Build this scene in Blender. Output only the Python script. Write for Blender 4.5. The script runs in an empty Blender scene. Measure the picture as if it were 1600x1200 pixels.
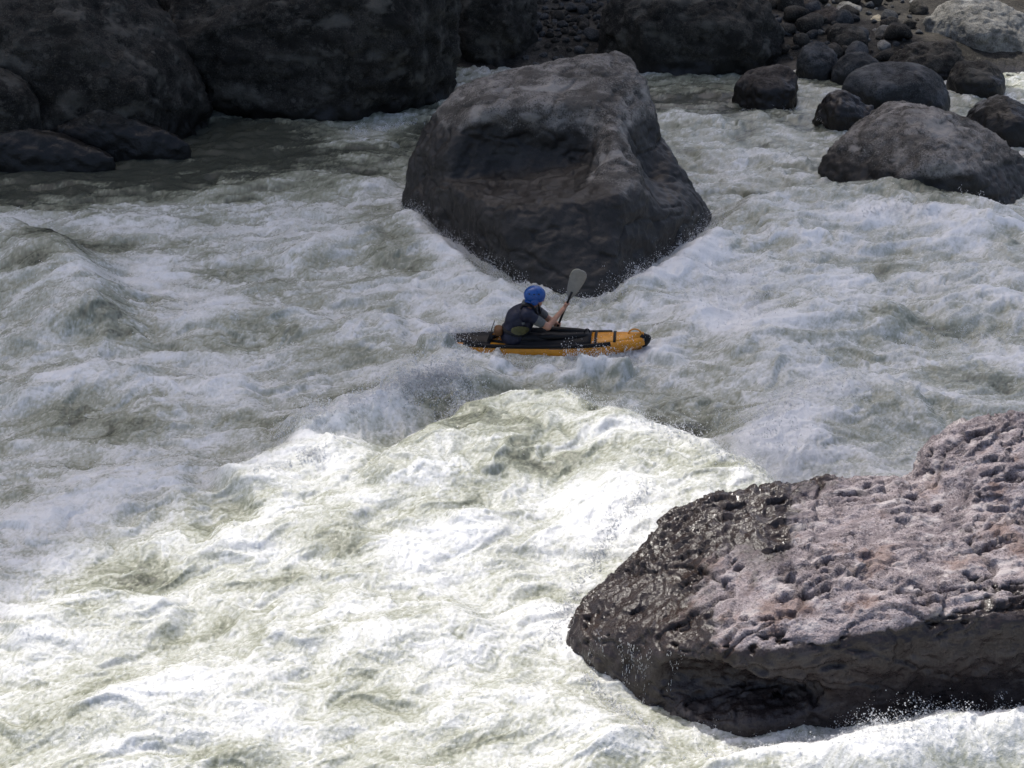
import bpy, bmesh, math, time
import numpy as np
from math import radians, sin, cos, tan, pi

T0 = time.time()
SC = bpy.context.scene
COL = SC.collection
RNG = np.random.default_rng(11)

# ------------------------------------------------------------------ camera
CAM_H, PITCH, FPX = 7.7, radians(25.0), 2200.0          # focal length in pixels of a 1600 px wide frame
cam = bpy.data.objects.new('camera', bpy.data.cameras.new('camera'))
COL.objects.link(cam)
cam.location = (0, 0, CAM_H)
cam.rotation_euler = (pi / 2 - PITCH, 0, 0)
cam.data.sensor_width = 36.0
cam.data.lens = 36.0 * FPX / 1600.0
cam.data.clip_end = 2000.0
SC.camera = cam

# ------------------------------------------------------------------ sky, sun, exposure
SUN_EL, SUN_AZ = radians(57.0), radians(-30.0)           # azimuth from +Y, negative = left of the view
world = bpy.data.worlds.new('World'); SC.world = world; world.use_nodes = True
wn = world.node_tree
sky = wn.nodes.new('ShaderNodeTexSky'); sky.sky_type = 'NISHITA'; sky.sun_disc = False
sky.sun_elevation = SUN_EL; sky.sun_rotation = SUN_AZ
sky.air_density = 0.7; sky.dust_density = 4.0; sky.ozone_density = 0.3
wn.links.new(sky.outputs[0], wn.nodes['Background'].inputs[0])
wn.nodes['Background'].inputs[1].default_value = 0.15
sun = bpy.data.objects.new('sun', bpy.data.lights.new('sun', 'SUN')); COL.objects.link(sun)
sun.data.energy = 2.4; sun.data.angle = radians(0.55); sun.data.color = (1.0, 0.965, 0.90)
sun.rotation_euler = (pi / 2 - SUN_EL, 0, pi - SUN_AZ + 0.0)
SC.view_settings.view_transform = 'Standard'; SC.view_settings.look = 'None'
SC.view_settings.gamma = 1.0; SC.view_settings.exposure = 0.5
SC.view_settings.use_curve_mapping = False
SC.cycles.max_bounces = 4; SC.cycles.diffuse_bounces = 2; SC.cycles.glossy_bounces = 2
SC.cycles.transmission_bounces = 2; SC.cycles.transparent_max_bounces = 4
SC.cycles.caustics_reflective = False; SC.cycles.caustics_refractive = False
SC.cycles.sample_clamp_indirect = 4.0
SC.cycles.use_denoising = True
SC.cycles.use_adaptive_sampling = True; SC.cycles.adaptive_threshold = 0.02

# ------------------------------------------------------------------ where the view rays go (to survey the place)
def ray(px, py):
    cx, cy = (px - 800) / FPX, (600 - py) / FPX
    return np.array([cx, cos(PITCH) + cy * sin(PITCH), -sin(PITCH) + cy * cos(PITCH)])
def at_z(px, py, z=0.0):
    d = ray(px, py); t = (z - CAM_H) / d[2]
    return np.array([0, 0, CAM_H]) + d * t
def at_y(px, py, y):
    d = ray(px, py); t = y / d[1]
    return np.array([0, 0, CAM_H]) + d * t

# ------------------------------------------------------------------ noise
_p = np.random.default_rng(3).permutation(256).astype(np.int32)
_p = np.concatenate([_p, _p, _p])
_g2 = np.stack([np.cos(np.arange(256) * 2 * pi / 256 * 37), np.sin(np.arange(256) * 2 * pi / 256 * 37)], 1).astype(np.float32)
_g3 = np.random.default_rng(4).normal(size=(256, 3)); _g3 = (_g3 / np.linalg.norm(_g3, axis=1, keepdims=True)).astype(np.float32)
def perlin2(x, y):
    x = np.asarray(x, np.float32); y = np.asarray(y, np.float32)
    xf = np.floor(x); yf = np.floor(y); X = xf.astype(np.int32) & 255; Y = yf.astype(np.int32) & 255
    x = x - xf; y = y - yf
    u = x * x * x * (x * (x * 6 - 15) + 10); v = y * y * y * (y * (y * 6 - 15) + 10)
    def g(ix, iy, dx, dy):
        h = _p[_p[ix] + iy]; return _g2[h, 0] * dx + _g2[h, 1] * dy
    X1 = (X + 1) & 255; Y1 = (Y + 1) & 255
    a = g(X, Y, x, y); b = g(X1, Y, x - 1, y); c = g(X, Y1, x, y - 1); d = g(X1, Y1, x - 1, y - 1)
    ab = a + u * (b - a); cd = c + u * (d - c)
    return (ab + v * (cd - ab)) * 1.5
def perlin3(P):
    P = np.asarray(P, np.float32); F = np.floor(P); I = F.astype(np.int32) & 255; D = P - F
    U = D * D * D * (D * (D * 6 - 15) + 10); J = (I + 1) & 255
    def g(ix, iy, iz, dx, dy, dz):
        h = _p[_p[_p[ix] + iy] + iz]; return _g3[h, 0] * dx + _g3[h, 1] * dy + _g3[h, 2] * dz
    x, y, z = D[:, 0], D[:, 1], D[:, 2]; r = []
    for iz, dz in ((I[:, 2], z), (J[:, 2], z - 1)):
        a = g(I[:, 0], I[:, 1], iz, x, y, dz); b = g(J[:, 0], I[:, 1], iz, x - 1, y, dz)
        c = g(I[:, 0], J[:, 1], iz, x, y - 1, dz); d = g(J[:, 0], J[:, 1], iz, x - 1, y - 1, dz)
        ab = a + U[:, 0] * (b - a); cd = c + U[:, 0] * (d - c); r.append(ab + U[:, 1] * (cd - ab))
    return (r[0] + U[:, 2] * (r[1] - r[0])) * 1.5
def fbm3(P, octv=4, gain=0.5, ridged=False):
    s = 0; a = 1.0; n = 0
    for k in range(octv):
        v = perlin3(P * (2.03 ** k) + 17.3 * k)
        if ridged: v = 1 - 2 * np.abs(v)
        s = s + a * v; n += a; a *= gain
    return s / n
def fbm2(x, y, octv=4, gain=0.5, ridged=False, off=0.0):
    s = 0; a = 1.0; n = 0
    for k in range(octv):
        f = 2.03 ** k
        v = perlin2(x * f + 11.7 * k + off, y * f - 5.3 * k + off)
        if ridged: v = 1 - 2 * np.abs(v)
        s = s + a * v; n += a; a *= gain
    return s / n
def sstep(a, b, x):
    t = np.clip((x - a) / (b - a), 0, 1); return t * t * (3 - 2 * t)

# ------------------------------------------------------------------ mesh helpers
def mesh_np(name, V, Q, smooth=True, attrs=None):
    V = np.ascontiguousarray(V, np.float32); Q = np.ascontiguousarray(Q, np.int32)
    k = Q.shape[1]; me = bpy.data.meshes.new(name)
    me.vertices.add(len(V)); me.vertices.foreach_set('co', V.ravel())
    me.loops.add(Q.size); me.loops.foreach_set('vertex_index', Q.ravel())
    me.polygons.add(len(Q)); me.polygons.foreach_set('loop_start', np.arange(0, Q.size, k, dtype=np.int32))
    me.polygons.foreach_set('use_smooth', np.full(len(Q), smooth))
    me.update(calc_edges=True)
    for n, a in (attrs or {}).items():
        if a.ndim == 1:
            me.attributes.new(n, 'FLOAT', 'POINT').data.foreach_set('value', np.ascontiguousarray(a, np.float32))
        else:
            me.attributes.new(n, 'FLOAT_VECTOR', 'POINT').data.foreach_set('vector', np.ascontiguousarray(a, np.float32).ravel())
    return me
def link(name, me, mat=None, parent=None, loc=None):
    o = bpy.data.objects.new(name, me); COL.objects.link(o)
    if mat is not None:
        me.materials.clear(); me.materials.append(mat)
    if parent is not None: o.parent = parent
    if loc is not None: o.location = loc
    return o
def tag(o, label=None, cat=None, group=None, kind=None):
    if label: o['label'] = label
    if cat: o['category'] = cat
    if group: o['group'] = group
    if kind: o['kind'] = kind
    return o
def empty(name, loc=(0, 0, 0), rz=0.0):
    o = bpy.data.objects.new(name, None); COL.objects.link(o); o.location = loc; o.rotation_euler = (0, 0, rz)
    o.empty_display_size = 0.1
    return o
def vnormals(V, Q):
    a, b, c, d = V[Q[:, 0]], V[Q[:, 1]], V[Q[:, 2]], V[Q[:, 3]]
    n = np.cross(c - a, d - b); N = np.zeros_like(V)
    for k in range(4):
        for j in range(3):
            N[:, j] += np.bincount(Q[:, k], weights=n[:, j], minlength=len(V))
    return N / np.maximum(np.linalg.norm(N, axis=1, keepdims=True), 1e-9)

def surface_nets(f, lo, hi, h):
    """quad surface of f(points) = 0 on a grid of pitch h"""
    lo = np.array(lo, float); n = np.maximum(np.ceil((np.array(hi) - lo) / h).astype(int) + 1, 3)
    ax = [lo[i] + h * np.arange(n[i]) for i in range(3)]
    G = np.stack(np.meshgrid(*ax, indexing='ij'), -1).reshape(-1, 3).astype(np.float32)
    S = np.concatenate([f(G[i:i + 400000]) for i in range(0, len(G), 400000)]).reshape(n).astype(np.float32)
    neg = S < 0
    m = n - 1
    corner = lambda a, i, j, k: a[i:i + m[0], j:j + m[1], k:k + m[2]]
    cnt = np.zeros(m, np.int32)
    for i in (0, 1):
        for j in (0, 1):
            for k in (0, 1): cnt += corner(neg, i, j, k)
    act = (cnt > 0) & (cnt < 8)
    idx = np.full(m, -1, np.int64); idx[act] = np.arange(act.sum())
    A = np.argwhere(act); pos = np.zeros((len(A), 3)); num = np.zeros(len(A))
    for axn in range(3):
        o = [x for x in range(3) if x != axn]
        for u in (0, 1):
            for v in (0, 1):
                c0 = [0, 0, 0]; c0[o[0]] = u; c0[o[1]] = v; c1 = list(c0); c1[axn] = 1
                s0 = S[A[:, 0] + c0[0], A[:, 1] + c0[1], A[:, 2] + c0[2]]
                s1 = S[A[:, 0] + c1[0], A[:, 1] + c1[1], A[:, 2] + c1[2]]
                x = (s0 < 0) != (s1 < 0); t = np.where(x, s0 / np.where(x, s0 - s1, 1), 0)
                p = np.zeros((len(A), 3)); p[:] = c0; p[:, axn] = t
                pos += p * x[:, None]; num += x
    V = lo + h * (A + pos / np.maximum(num, 1)[:, None])
    quads = []
    for axn in range(3):
        o = [(axn + 1) % 3, (axn + 2) % 3]
        sl0 = [slice(1, m[i]) for i in range(3)]; sl0[axn] = slice(0, m[axn])
        sl1 = list(sl0); sl1[axn] = slice(1, m[axn] + 1)
        a, b = neg[tuple(sl0)], neg[tuple(sl1)]
        ch = np.argwhere(a != b)
        if not len(ch): continue
        flip = a[tuple(ch.T)]
        base = ch.copy(); base[:, o[0]] += 1; base[:, o[1]] += 1
        def cell(du, dv):
            c = base.copy(); c[:, o[0]] -= du; c[:, o[1]] -= dv
            return idx[c[:, 0], c[:, 1], c[:, 2]]
        q = np.stack([cell(1, 1), cell(0, 1), cell(0, 0), cell(1, 0)], 1)
        q[~flip] = q[~flip][:, ::-1]
        quads.append(q)
    Q = np.concatenate(quads); Q = Q[(Q >= 0).all(1)]
    return V, Q
def relax(V, Q, n=1):
    for _ in range(n):
        c = V[Q].mean(1); S = np.zeros_like(V); k = np.bincount(Q.ravel(), minlength=len(V))
        for j in range(3):
            S[:, j] = np.bincount(Q.ravel(), weights=np.repeat(c[:, j], 4), minlength=len(V))
        V = .4 * V + .6 * S / np.maximum(k, 1)[:, None]
    return V
def subdiv(V, Q):
    n = len(V); E = np.sort(np.stack([Q, np.roll(Q, -1, 1)], -1).reshape(-1, 2), 1)
    U, inv = np.unique(E[:, 0].astype(np.int64) * n + E[:, 1], return_inverse=True); inv = inv.reshape(-1, 4) + n
    mid = (V[U // n] + V[U % n]) / 2; fc = V[Q].mean(1); f = n + len(U) + np.arange(len(Q))
    Q2 = np.concatenate([np.stack([Q[:, k], inv[:, k], f, inv[:, (k + 3) % 4]], 1) for k in range(4)])
    return relax(np.concatenate([V, mid, fc]), Q2), Q2
def hull_planes(pts):
    bm = bmesh.new()
    for p in pts: bm.verts.new(p)
    r = bmesh.ops.convex_hull(bm, input=bm.verts)
    bm.normal_update(); c = np.mean(np.array(pts), 0); out = []
    for f in bm.faces:
        n = np.array(f.normal); d = float(np.dot(n, f.verts[0].co))
        if np.dot(n, c) > d: n, d = -n, -d
        out.append((n, d))
    bm.free()
    return np.array([o[0] for o in out], np.float32), np.array([o[1] for o in out], np.float32)
def sd_hull(pts, k=0.12):
    N, D = hull_planes(pts); D = D + k * 1.3
    def f(P):
        M = P @ N.T - D
        mx = M.max(1); return mx + k * np.log(np.exp((M - mx[:, None]) / k).sum(1))
    return f
def sd_ell(c, r):
    c = np.array(c, np.float32); r = np.array(r, np.float32)
    def f(P):
        q = (P - c) / r; l = np.linalg.norm(q, axis=1)
        return (l - 1) * r.min()
    return f
def smin(a, b, k):
    h = np.clip(0.5 + 0.5 * (b - a) / k, 0, 1); return b + (a - b) * h - k * h * (1 - h)
def smax(a, b, k): return -smin(-a, -b, k)

# ------------------------------------------------------------------ node helper
class NT:
    def __init__(self, name):
        self.m = bpy.data.materials.new(name); self.m.use_nodes = True; self.t = self.m.node_tree
        self.b = self.t.nodes['Principled BSDF']; self.out = self.t.nodes['Material Output']
    def n(self, kind, **kw):
        x = self.t.nodes.new(kind)
        for k, v in kw.items():
            if k.startswith('i_'):
                key = k[2:]; key = int(key) if key.isdigit() else key.replace('_', ' ')
                self.set(x.inputs[key], v)
            else: setattr(x, k, v)
        return x
    def set(self, inp, v):
        if hasattr(v, 'is_linked') or hasattr(v, 'links'): self.t.links.new(v, inp)
        else: inp.default_value = v
    def math(self, op, a, b=None, clamp=False):
        x = self.n('ShaderNodeMath', operation=op, use_clamp=clamp); self.set(x.inputs[0], a)
        if b is not None: self.set(x.inputs[1], b)
        return x.outputs[0]
    def mix(self, f, a, b):
        x = self.n('ShaderNodeMix', data_type='RGBA'); self.set(x.inputs[0], f); self.set(x.inputs[6], a); self.set(x.inputs[7], b)
        return x.outputs[2]
    def ramp(self, v, a, b, lo=0.0, hi=1.0):
        x = self.n('ShaderNodeMapRange', interpolation_type='SMOOTHSTEP'); self.set(x.inputs[0], v)
        for i, q in enumerate((a, b, lo, hi)): self.set(x.inputs[i + 1], q)
        return x.outputs[0]
    def noise(self, vec, scale, detail=4.0, rough=0.55, dist=0.0):
        x = self.n('ShaderNodeTexNoise', i_Scale=scale, i_Detail=detail, i_Roughness=rough, i_Distortion=dist)
        self.set(x.inputs['Vector'], vec); return x.outputs[0]
    def attr(self, name, vec=False):
        x = self.n('ShaderNodeAttribute', attribute_name=name); return x.outputs['Vector' if vec else 'Fac']
    def pos(self): return self.n('ShaderNodeNewGeometry').outputs['Position']
    def obj(self): return self.n('ShaderNodeTexCoord').outputs['Object']
    def bump(self, h, strength=0.5, dist=0.02, normal=None):
        x = self.n('ShaderNodeBump', i_Strength=strength, i_Distance=dist); self.set(x.inputs['Height'], h)
        if normal is not None: self.set(x.inputs['Normal'], normal)
        return x.outputs[0]
    def done(self, color=None, rough=None, normal=None, spec=None, **kw):
        for key, v in (('Base Color', color), ('Roughness', rough), ('Normal', normal), ('Specular IOR Level', spec)):
            if v is not None: self.set(self.b.inputs[key], v)
        for k, v in kw.items(): self.set(self.b.inputs[k.replace('_', ' ')], v)
        return self.m
def RGB(r, g, b): return (r, g, b, 1.0)

def rock_mat(name, dark, light, fleck, wet_dark, fleck_amt=0.5, tint=None, scale=1.0, wet_gloss=.35, relief=1.0):
    m = NT(name); P = m.pos(); wet = m.attr('wet'); pit = m.attr('pit')
    big = m.noise(P, 1.1 * scale, 3, 0.6); mid = m.noise(P, 5 * scale, 4, 0.7); fine = m.noise(P, 34 * scale, 2, 0.7)
    col = m.mix(m.ramp(big, 0.34, 0.66), dark, light)
    col = m.mix(m.ramp(mid, 0.52, 0.70, 0, 0.8), col, light)
    col = m.mix(m.ramp(mid, 0.50, 0.34, 0, 0.85), col, dark)
    v = m.n('ShaderNodeTexVoronoi', i_Scale=6.0 * scale); m.set(v.inputs['Vector'], P)
    cl = m.math('MULTIPLY', m.ramp(v.outputs['Distance'], 0.45, 0.25), m.ramp(m.n('ShaderNodeSeparateColor', i_0=v.outputs['Color']).outputs[0], 0.6, 0.9))
    col = m.mix(m.math('MULTIPLY', cl, fleck_amt), col, fleck)
    col = m.mix(m.ramp(fine, 0.54, 0.70, 0, 0.55), col, fleck)
    col = m.mix(m.ramp(fine, 0.46, 0.32, 0, 0.7), col, wet_dark)
    tone = m.attr('tone'); col = m.mix(m.ramp(tone, .08, .55, 0, .75), col, fleck); col = m.mix(m.ramp(tone, -.08, -.5, 0, .8), col, dark)
    if tint is not None: col = m.mix(m.ramp(big, 0.54, 0.66, 0, 0.6), col, tint)
    col = m.mix(m.math('MULTIPLY', pit, 0.7, True), col, wet_dark)
    w = m.ramp(m.math('ADD', wet, m.math('MULTIPLY', m.math('SUBTRACT', mid, 0.5), 1.0)), 0.3, 0.7)
    col = m.mix(w, col, m.mix(0.9, col, wet_dark))
    h = m.math('ADD', mid, m.math('MULTIPLY', fine, 0.35))
    nrm = m.bump(h, m.math('MULTIPLY', m.math('ADD', m.math('MULTIPLY', w, -.55), 1.0), relief), 0.07 / scale)
    ro = m.math('ADD', m.math('MULTIPLY', w, wet_gloss - .85), 0.85)
    return m.done(col, ro, nrm, m.math('ADD', m.math('MULTIPLY', w, 0.12), 0.22))

MAT = {}
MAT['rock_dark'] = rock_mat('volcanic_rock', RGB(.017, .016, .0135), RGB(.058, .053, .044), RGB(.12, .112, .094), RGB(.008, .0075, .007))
MAT['rock_hero'] = rock_mat('river_worn_rock', RGB(.070, .064, .056), RGB(.25, .233, .21), RGB(.33, .31, .28), RGB(.014, .0125, .011), 0.3, relief=.6, wet_gloss=.52)
MAT['rock_blue'] = rock_mat('blue_grey_rock', RGB(.034, .036, .037), RGB(.085, .088, .089), RGB(.14, .14, .138), RGB(.012, .012, .012), 0.2)
MAT['rock_brown'] = rock_mat('brown_rock', RGB(.036, .030, .026), RGB(.095, .082, .070), RGB(.15, .135, .118), RGB(.012, .010, .009), 0.3)
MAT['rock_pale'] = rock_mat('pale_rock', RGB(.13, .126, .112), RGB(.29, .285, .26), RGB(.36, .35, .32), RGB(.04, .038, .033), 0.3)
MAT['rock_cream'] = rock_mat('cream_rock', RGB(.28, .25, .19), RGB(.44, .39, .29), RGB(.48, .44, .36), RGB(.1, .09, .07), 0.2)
MAT['rock_pitted'] = rock_mat('pitted_purple_rock', RGB(.18, .152, .16), RGB(.40, .352, .362), RGB(.53, .485, .48), RGB(.013, .008, .006), 0.25, RGB(.16, .095, .07), 1.6, .17)

# ------------------------------------------------------------------ far bank, and an unseen wall added behind it to shade the river
def bank_z(X, Y):
    edge = 33.6 + 0.9 * np.sin(X * 0.21 + 1) - np.clip(-X - 4, 0, 14) * 0.42 + np.clip(X - 9, 0, 30) * 0.15
    dist = Y - edge
    return -1.2 + 1.5 * sstep(-2.5, 2.0, dist) + 0.10 * np.clip(dist, 0, 12) + 0.3 * fbm2(X * .35, Y * .35, 3)
def on_bank(px, py):
    d = ray(px, py); t = np.linspace(27, 46, 160) / d[1]; P = np.array([0, 0, CAM_H]) + d * t[:, None]
    k = np.argmax(P[:, 2] < bank_z(P[:, 0], P[:, 1])); return P[k]
def build_bank():
    xs = np.concatenate([np.linspace(-95, -32, 40)[:-1], np.linspace(-32, 32, 170), np.linspace(32, 95, 30)[1:]])
    ys = np.concatenate([np.linspace(27, 46, 80)[:-1], np.linspace(46, 58, 70)[:-1], np.linspace(58, 110, 30)])
    X, Y = np.meshgrid(xs, ys)
    z = bank_z(X, Y)
    # crest of the added wall, shaped backwards from the wanted shade edge on the river
    edge_pts = [at_z(*q) for q in [(-200, 1060, .1), (0, 930, .1), (150, 850, .2), (300, 770, .3), (470, 684, .35), (640, 650, .4), (740, 612, .4), (870, 588, .4), (960, 608, .4), (1080, 672, .4), (1200, 728, .35), (1300, 690, .9), (1440, 640, 1.4), (1600, 610, 1.7)]]
    cx = []; cz = []
    for p in edge_pts:
        q = (50.0 - p[1]) / cos(SUN_AZ); cx.append(p[0] + q * sin(SUN_AZ)); cz.append(p[2] + q * tan(SUN_EL))
    o = np.argsort(cx); cx = np.array(cx)[o]; cz = np.array(cz)[o]
    top = np.interp(X, cx, cz) + .35 * fbm2(X * .6, 0 * X + 9, 3)
    top = top * (1 - .75 * sstep(-40, -60, X))
    top = top * (1 - 0.93 * sstep(-3.0, 2.0, X + 1.5 * fbm2(Y * .2, X * .2, 3)))
    front = 45.5 + .8 * fbm2(X * .16, X * 0 + 4, 4)
    top = top * (1 - .85 * sstep(52.5, 60, Y))
    cl = sstep(0, 1, (Y - front) / 4.5)
    z = z * (1 - cl) + cl * top + cl * (1 - cl) * 10 * fbm2(X * .3, Y * .5, 4)
    V = np.stack([X, Y, z], -1).reshape(-1, 3); nx, ny = len(xs), len(ys)
    i = np.arange(nx * ny).reshape(ny, nx)
    Q = np.stack([i[:-1, :-1], i[:-1, 1:], i[1:, 1:], i[1:, :-1]], -1).reshape(-1, 4)
    zz = V[:, 2]
    me = mesh_np('far_bank_shade_wall', V, Q, True, {'wet': 1 - sstep(-.1, .5, zz), 'pit': zz * 0})
    tag(link('far_bank_shade_wall', me, MAT['rock_dark']), kind='structure')
build_bank()
# unseen leaves added on the crest, thinning upwards, to fray the shade on the left
def build_shade_leaves():
    r = np.random.default_rng(5); n = 5200; x = r.uniform(-40, -24.5, n); h = r.random(n) ** 1.4 * 4.5 * sstep(-24.5, -29, x); clump = perlin2(x * .9, h * .9 + 4)
    k = clump + .25 * r.normal(size=n) > -.12 + .10 * h; x, h = x[k], h[k]; n = len(x)
    c = np.column_stack([x, 50.6 + r.normal(size=n) * .7, 57.0 + h]); a = r.normal(size=(n, 3)); a /= np.linalg.norm(a, axis=1, keepdims=True)
    b = np.cross(a, r.normal(size=(n, 3))); b /= np.linalg.norm(b, axis=1, keepdims=True); L = r.uniform(.16, .34, n)[:, None]
    V = np.stack([c - a * L, c + b * L * .45, c + a * L, c - b * L * .45], 1).reshape(-1, 3)
    m = NT('shade_leaf'); m.done(RGB(.05, .08, .025), .6)
    tag(link('shade_fray_leaves', mesh_np('shade_fray_leaves', V, np.arange(n * 4).reshape(-1, 4), False), m.m), 'unseen leafy scrub added to fray the edge of the shade', 'scrub', kind='stuff')
build_shade_leaves()
# river bed under everything, reaching past the frame
def build_bed():
    xs = np.linspace(-95, 95, 60); ys = np.linspace(-20, 110, 50); X, Y = np.meshgrid(xs, ys)
    z = -2.4 + 0.5 * fbm2(X * .2, Y * .2, 3); V = np.stack([X, Y, z], -1).reshape(-1, 3)
    i = np.arange(len(V)).reshape(len(ys), len(xs))
    Q = np.stack([i[:-1, :-1], i[:-1, 1:], i[1:, 1:], i[1:, :-1]], -1).reshape(-1, 4)
    tag(link('river_bed', mesh_np('river_bed', V, Q, True, {'wet': V[:, 0] * 0 + 1, 'pit': V[:, 0] * 0}), MAT['rock_dark']), kind='structure')
build_bed()

# ------------------------------------------------------------------ rocks
def finish_rock(name, V, Q, mat, label, cat='boulder', group=None, amp=0.12, freq=0.8, fine=0.03, finef=5.0, wet_lo=0.05, wet_hi=0.55, pits=None, seed=0.0, extra_wet_shade=None, tone_amt=None, tone_fn=None):
    V, Q = subdiv(V, Q); N = vnormals(V, Q)
    V = V + N * (amp * 2.0 * fbm3(V * freq + seed, 4, 0.55))[:, None]
    N = vnormals(V, Q)
    V = V + N * (amp * .9 * (fbm3(V * freq * 2.1 + seed + 9, 4, 0.55, True) - .4))[:, None]
    N = vnormals(V, Q)
    V = V + N * (fine * 1.8 * fbm3(V * finef + seed, 4, 0.6))[:, None]
    N = vnormals(V, Q); ck = np.clip(1 - np.abs(fbm3(V * freq * .9 * np.array([1, 1, 1.8]) + seed + 60, 3)) * 16, 0, 1)
    V = V - N * (ck * amp * .5)[:, None]
    pit = ck * .6
    if pits is not None:
        V, pit = pits(V, vnormals(V, Q))
    wet = 1 - sstep(wet_lo, wet_hi, V[:, 2] + 0.25 * fbm3(V * 1.3 + seed, 3))
    if extra_wet_shade is not None: wet = np.clip(wet + extra_wet_shade(V), 0, 1)
    c = V.mean(0); c[2] = V[:, 2].min()
    tone = fbm3(V * np.array([1.1, 2.2, 2.6]) + seed + 20, 4, .6) * (1.6 if tone_amt is None else tone_amt)
    if tone_fn is not None: tone = tone_fn(V)
    me = mesh_np(name, V - c, Q, True, {'wet': wet, 'pit': pit, 'tone': tone})
    return tag(link(name, me, mat, loc=c), label, cat, group)

def sil_hull(sil, Y0, dfront, dback, shrink=0.6, low=-0.8):
    """hull points of a rock of the given outline, bulging to the front and the back"""
    A = [at_y(x, y, Y0) for x, y in sil]; c = np.mean(A, 0); P = list(A)
    r = np.random.default_rng(int(abs(sil[0][0]) * 7 + abs(sil[0][1])))
    for q in A:
        a, b = shrink * r.uniform(.72, 1.22, 2); u, v = r.uniform(.6, 1.0, 2)
        P.append(np.array([c[0] + (q[0] - c[0]) * a, Y0 - dfront * u, c[2] + (q[2] - c[2]) * a - 0.12 * dfront]))
        P.append(np.array([c[0] + (q[0] - c[0]) * b, Y0 + dback * v, c[2] + (q[2] - c[2]) * b - 0.05]))
    for q in A: P.append(np.array([c[0] + (q[0] - c[0]) * .9, Y0, low]))
    P.append(np.array([c[0], Y0 - dfront * .95, low]))
    return P
def rock_from(name, pts, h, mat, label, k=0.12, carve=None, **kw):
    f0 = sd_hull(pts, k); f = (lambda P: carve(P, f0(P))) if carve else f0
    a = np.array(pts); h = h * 1.6; V, Q = surface_nets(f, a.min(0) - 3 * k - .1, a.max(0) + 3 * k + .1, h)
    return finish_rock(name, V, Q, mat, label, **kw)

# --- the big boulder in mid-stream
def build_mid_boulder():
    A = [at_y(*q) for q in [(650, 300, 23.8), (640, 262, 23.8), (662, 205, 24.0), (695, 160, 24.0), (738, 124, 24.2), (800, 108, 24.3), (870, 100, 24.5), (930, 92, 24.6), (968, 80, 24.5), (985, 84, 24.3),
                            (1000, 118, 24.0), (1022, 170, 23.6), (1040, 220, 23.3), (1060, 265, 23.2),
                            (760, 170, 22.9), (860, 165, 22.9), (960, 140, 23.4), (985, 190, 22.9), (700, 240, 22.8)]]
    A += [at_y(660, 320, 25.4), at_y(1040, 260, 25.4), at_y(760, 160, 26.2), at_y(960, 110, 26.2)]
    A += [np.array([q[0], q[1], -1.0]) for q in (at_y(640, 320, 23.8), at_y(1080, 320, 23.4), at_y(700, 320, 26), at_y(1040, 320, 26), at_y(740, 320, 22.6), at_y(1000, 320, 22.6))]
    B = [at_y(*q) for q in [(650, 318, 23.5), (690, 292, 22.3), (740, 300, 21.2), (800, 306, 20.7), (880, 312, 20.5), (960, 305, 20.6), (1000, 298, 21.2), (985, 262, 22.2), (930, 262, 22.3)]]
    B += [at_z(*q) for q in [(645, 330, 0), (690, 372, 0), (760, 410, 0), (820, 445, 0), (900, 462, 0), (955, 460, 0), (1000, 425, 0)]]
    B += [np.array([q[0], q[1], -1.0]) for q in [at_z(650, 332), at_z(760, 412), at_z(830, 446), at_z(950, 460), at_z(1000, 425), at_z(1000, 300), at_z(680, 300)]]
    C = [at_y(*q) for q in [(1040, 250, 23.2), (1070, 275, 23.2), (1090, 300, 23.0), (1112, 338, 22.8), (1000, 300, 21.3), (1050, 320, 21.4)]]
    C += [at_z(1118, 350), at_z(1100, 375), at_z(1060, 392), at_z(1005, 422)]
    C += [np.array([q[0], q[1], -1.0]) for q in (at_z(1125, 350), at_z(1060, 392), at_z(1000, 422), at_z(1000, 320), at_z(1100, 300))]
    fa, fb, fc = sd_hull(A, .05), sd_hull(B, .05), sd_hull(C, .05)
    e1 = sd_ell(at_y(800, 250, 21.7), (.95, 1.15, .50)); e2 = sd_ell(at_y(1048, 228, 21.9), (.5, 1.3, .8))
    e3 = sd_ell(at_y(850, 268, 21.2), (.8, .7, .22))
    e4 = sd_ell(at_y(955, 258, 22.3), (.22, .62, .60))
    def f(P):
        d = smin(fa(P), fb(P), .45); d = smin(d, fc(P), .35)
        d = smax(d, -e1(P), .30); d = smax(d, -e2(P), .25); d = smax(d, -e3(P), .2)
        d = smin(d, e4(P), .6)
        return d
    pts = np.array(A + B + C)
    V, Q = surface_nets(f, pts.min(0) - .3, pts.max(0) + .3, .062)
    finish_rock('mid_stream_boulder', V, Q, MAT['rock_hero'], 'largest dark boulder with a hollowed ledge standing in mid-stream behind the kayak', amp=.07, freq=.9, fine=.022, finef=4.0, wet_lo=1.35, wet_hi=2.0, seed=2.0, extra_wet_shade=lambda V: .5 * sstep(.15, -.35, fbm3(V * .7 + 4, 2)) * sstep(2.4, 1.6, V[:, 2]) - 1.1 * np.exp(-(((V - at_y(958, 258, 21.7)) / np.array([.62, 1.0, .6])) ** 2).sum(1)))
build_mid_boulder()

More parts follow.
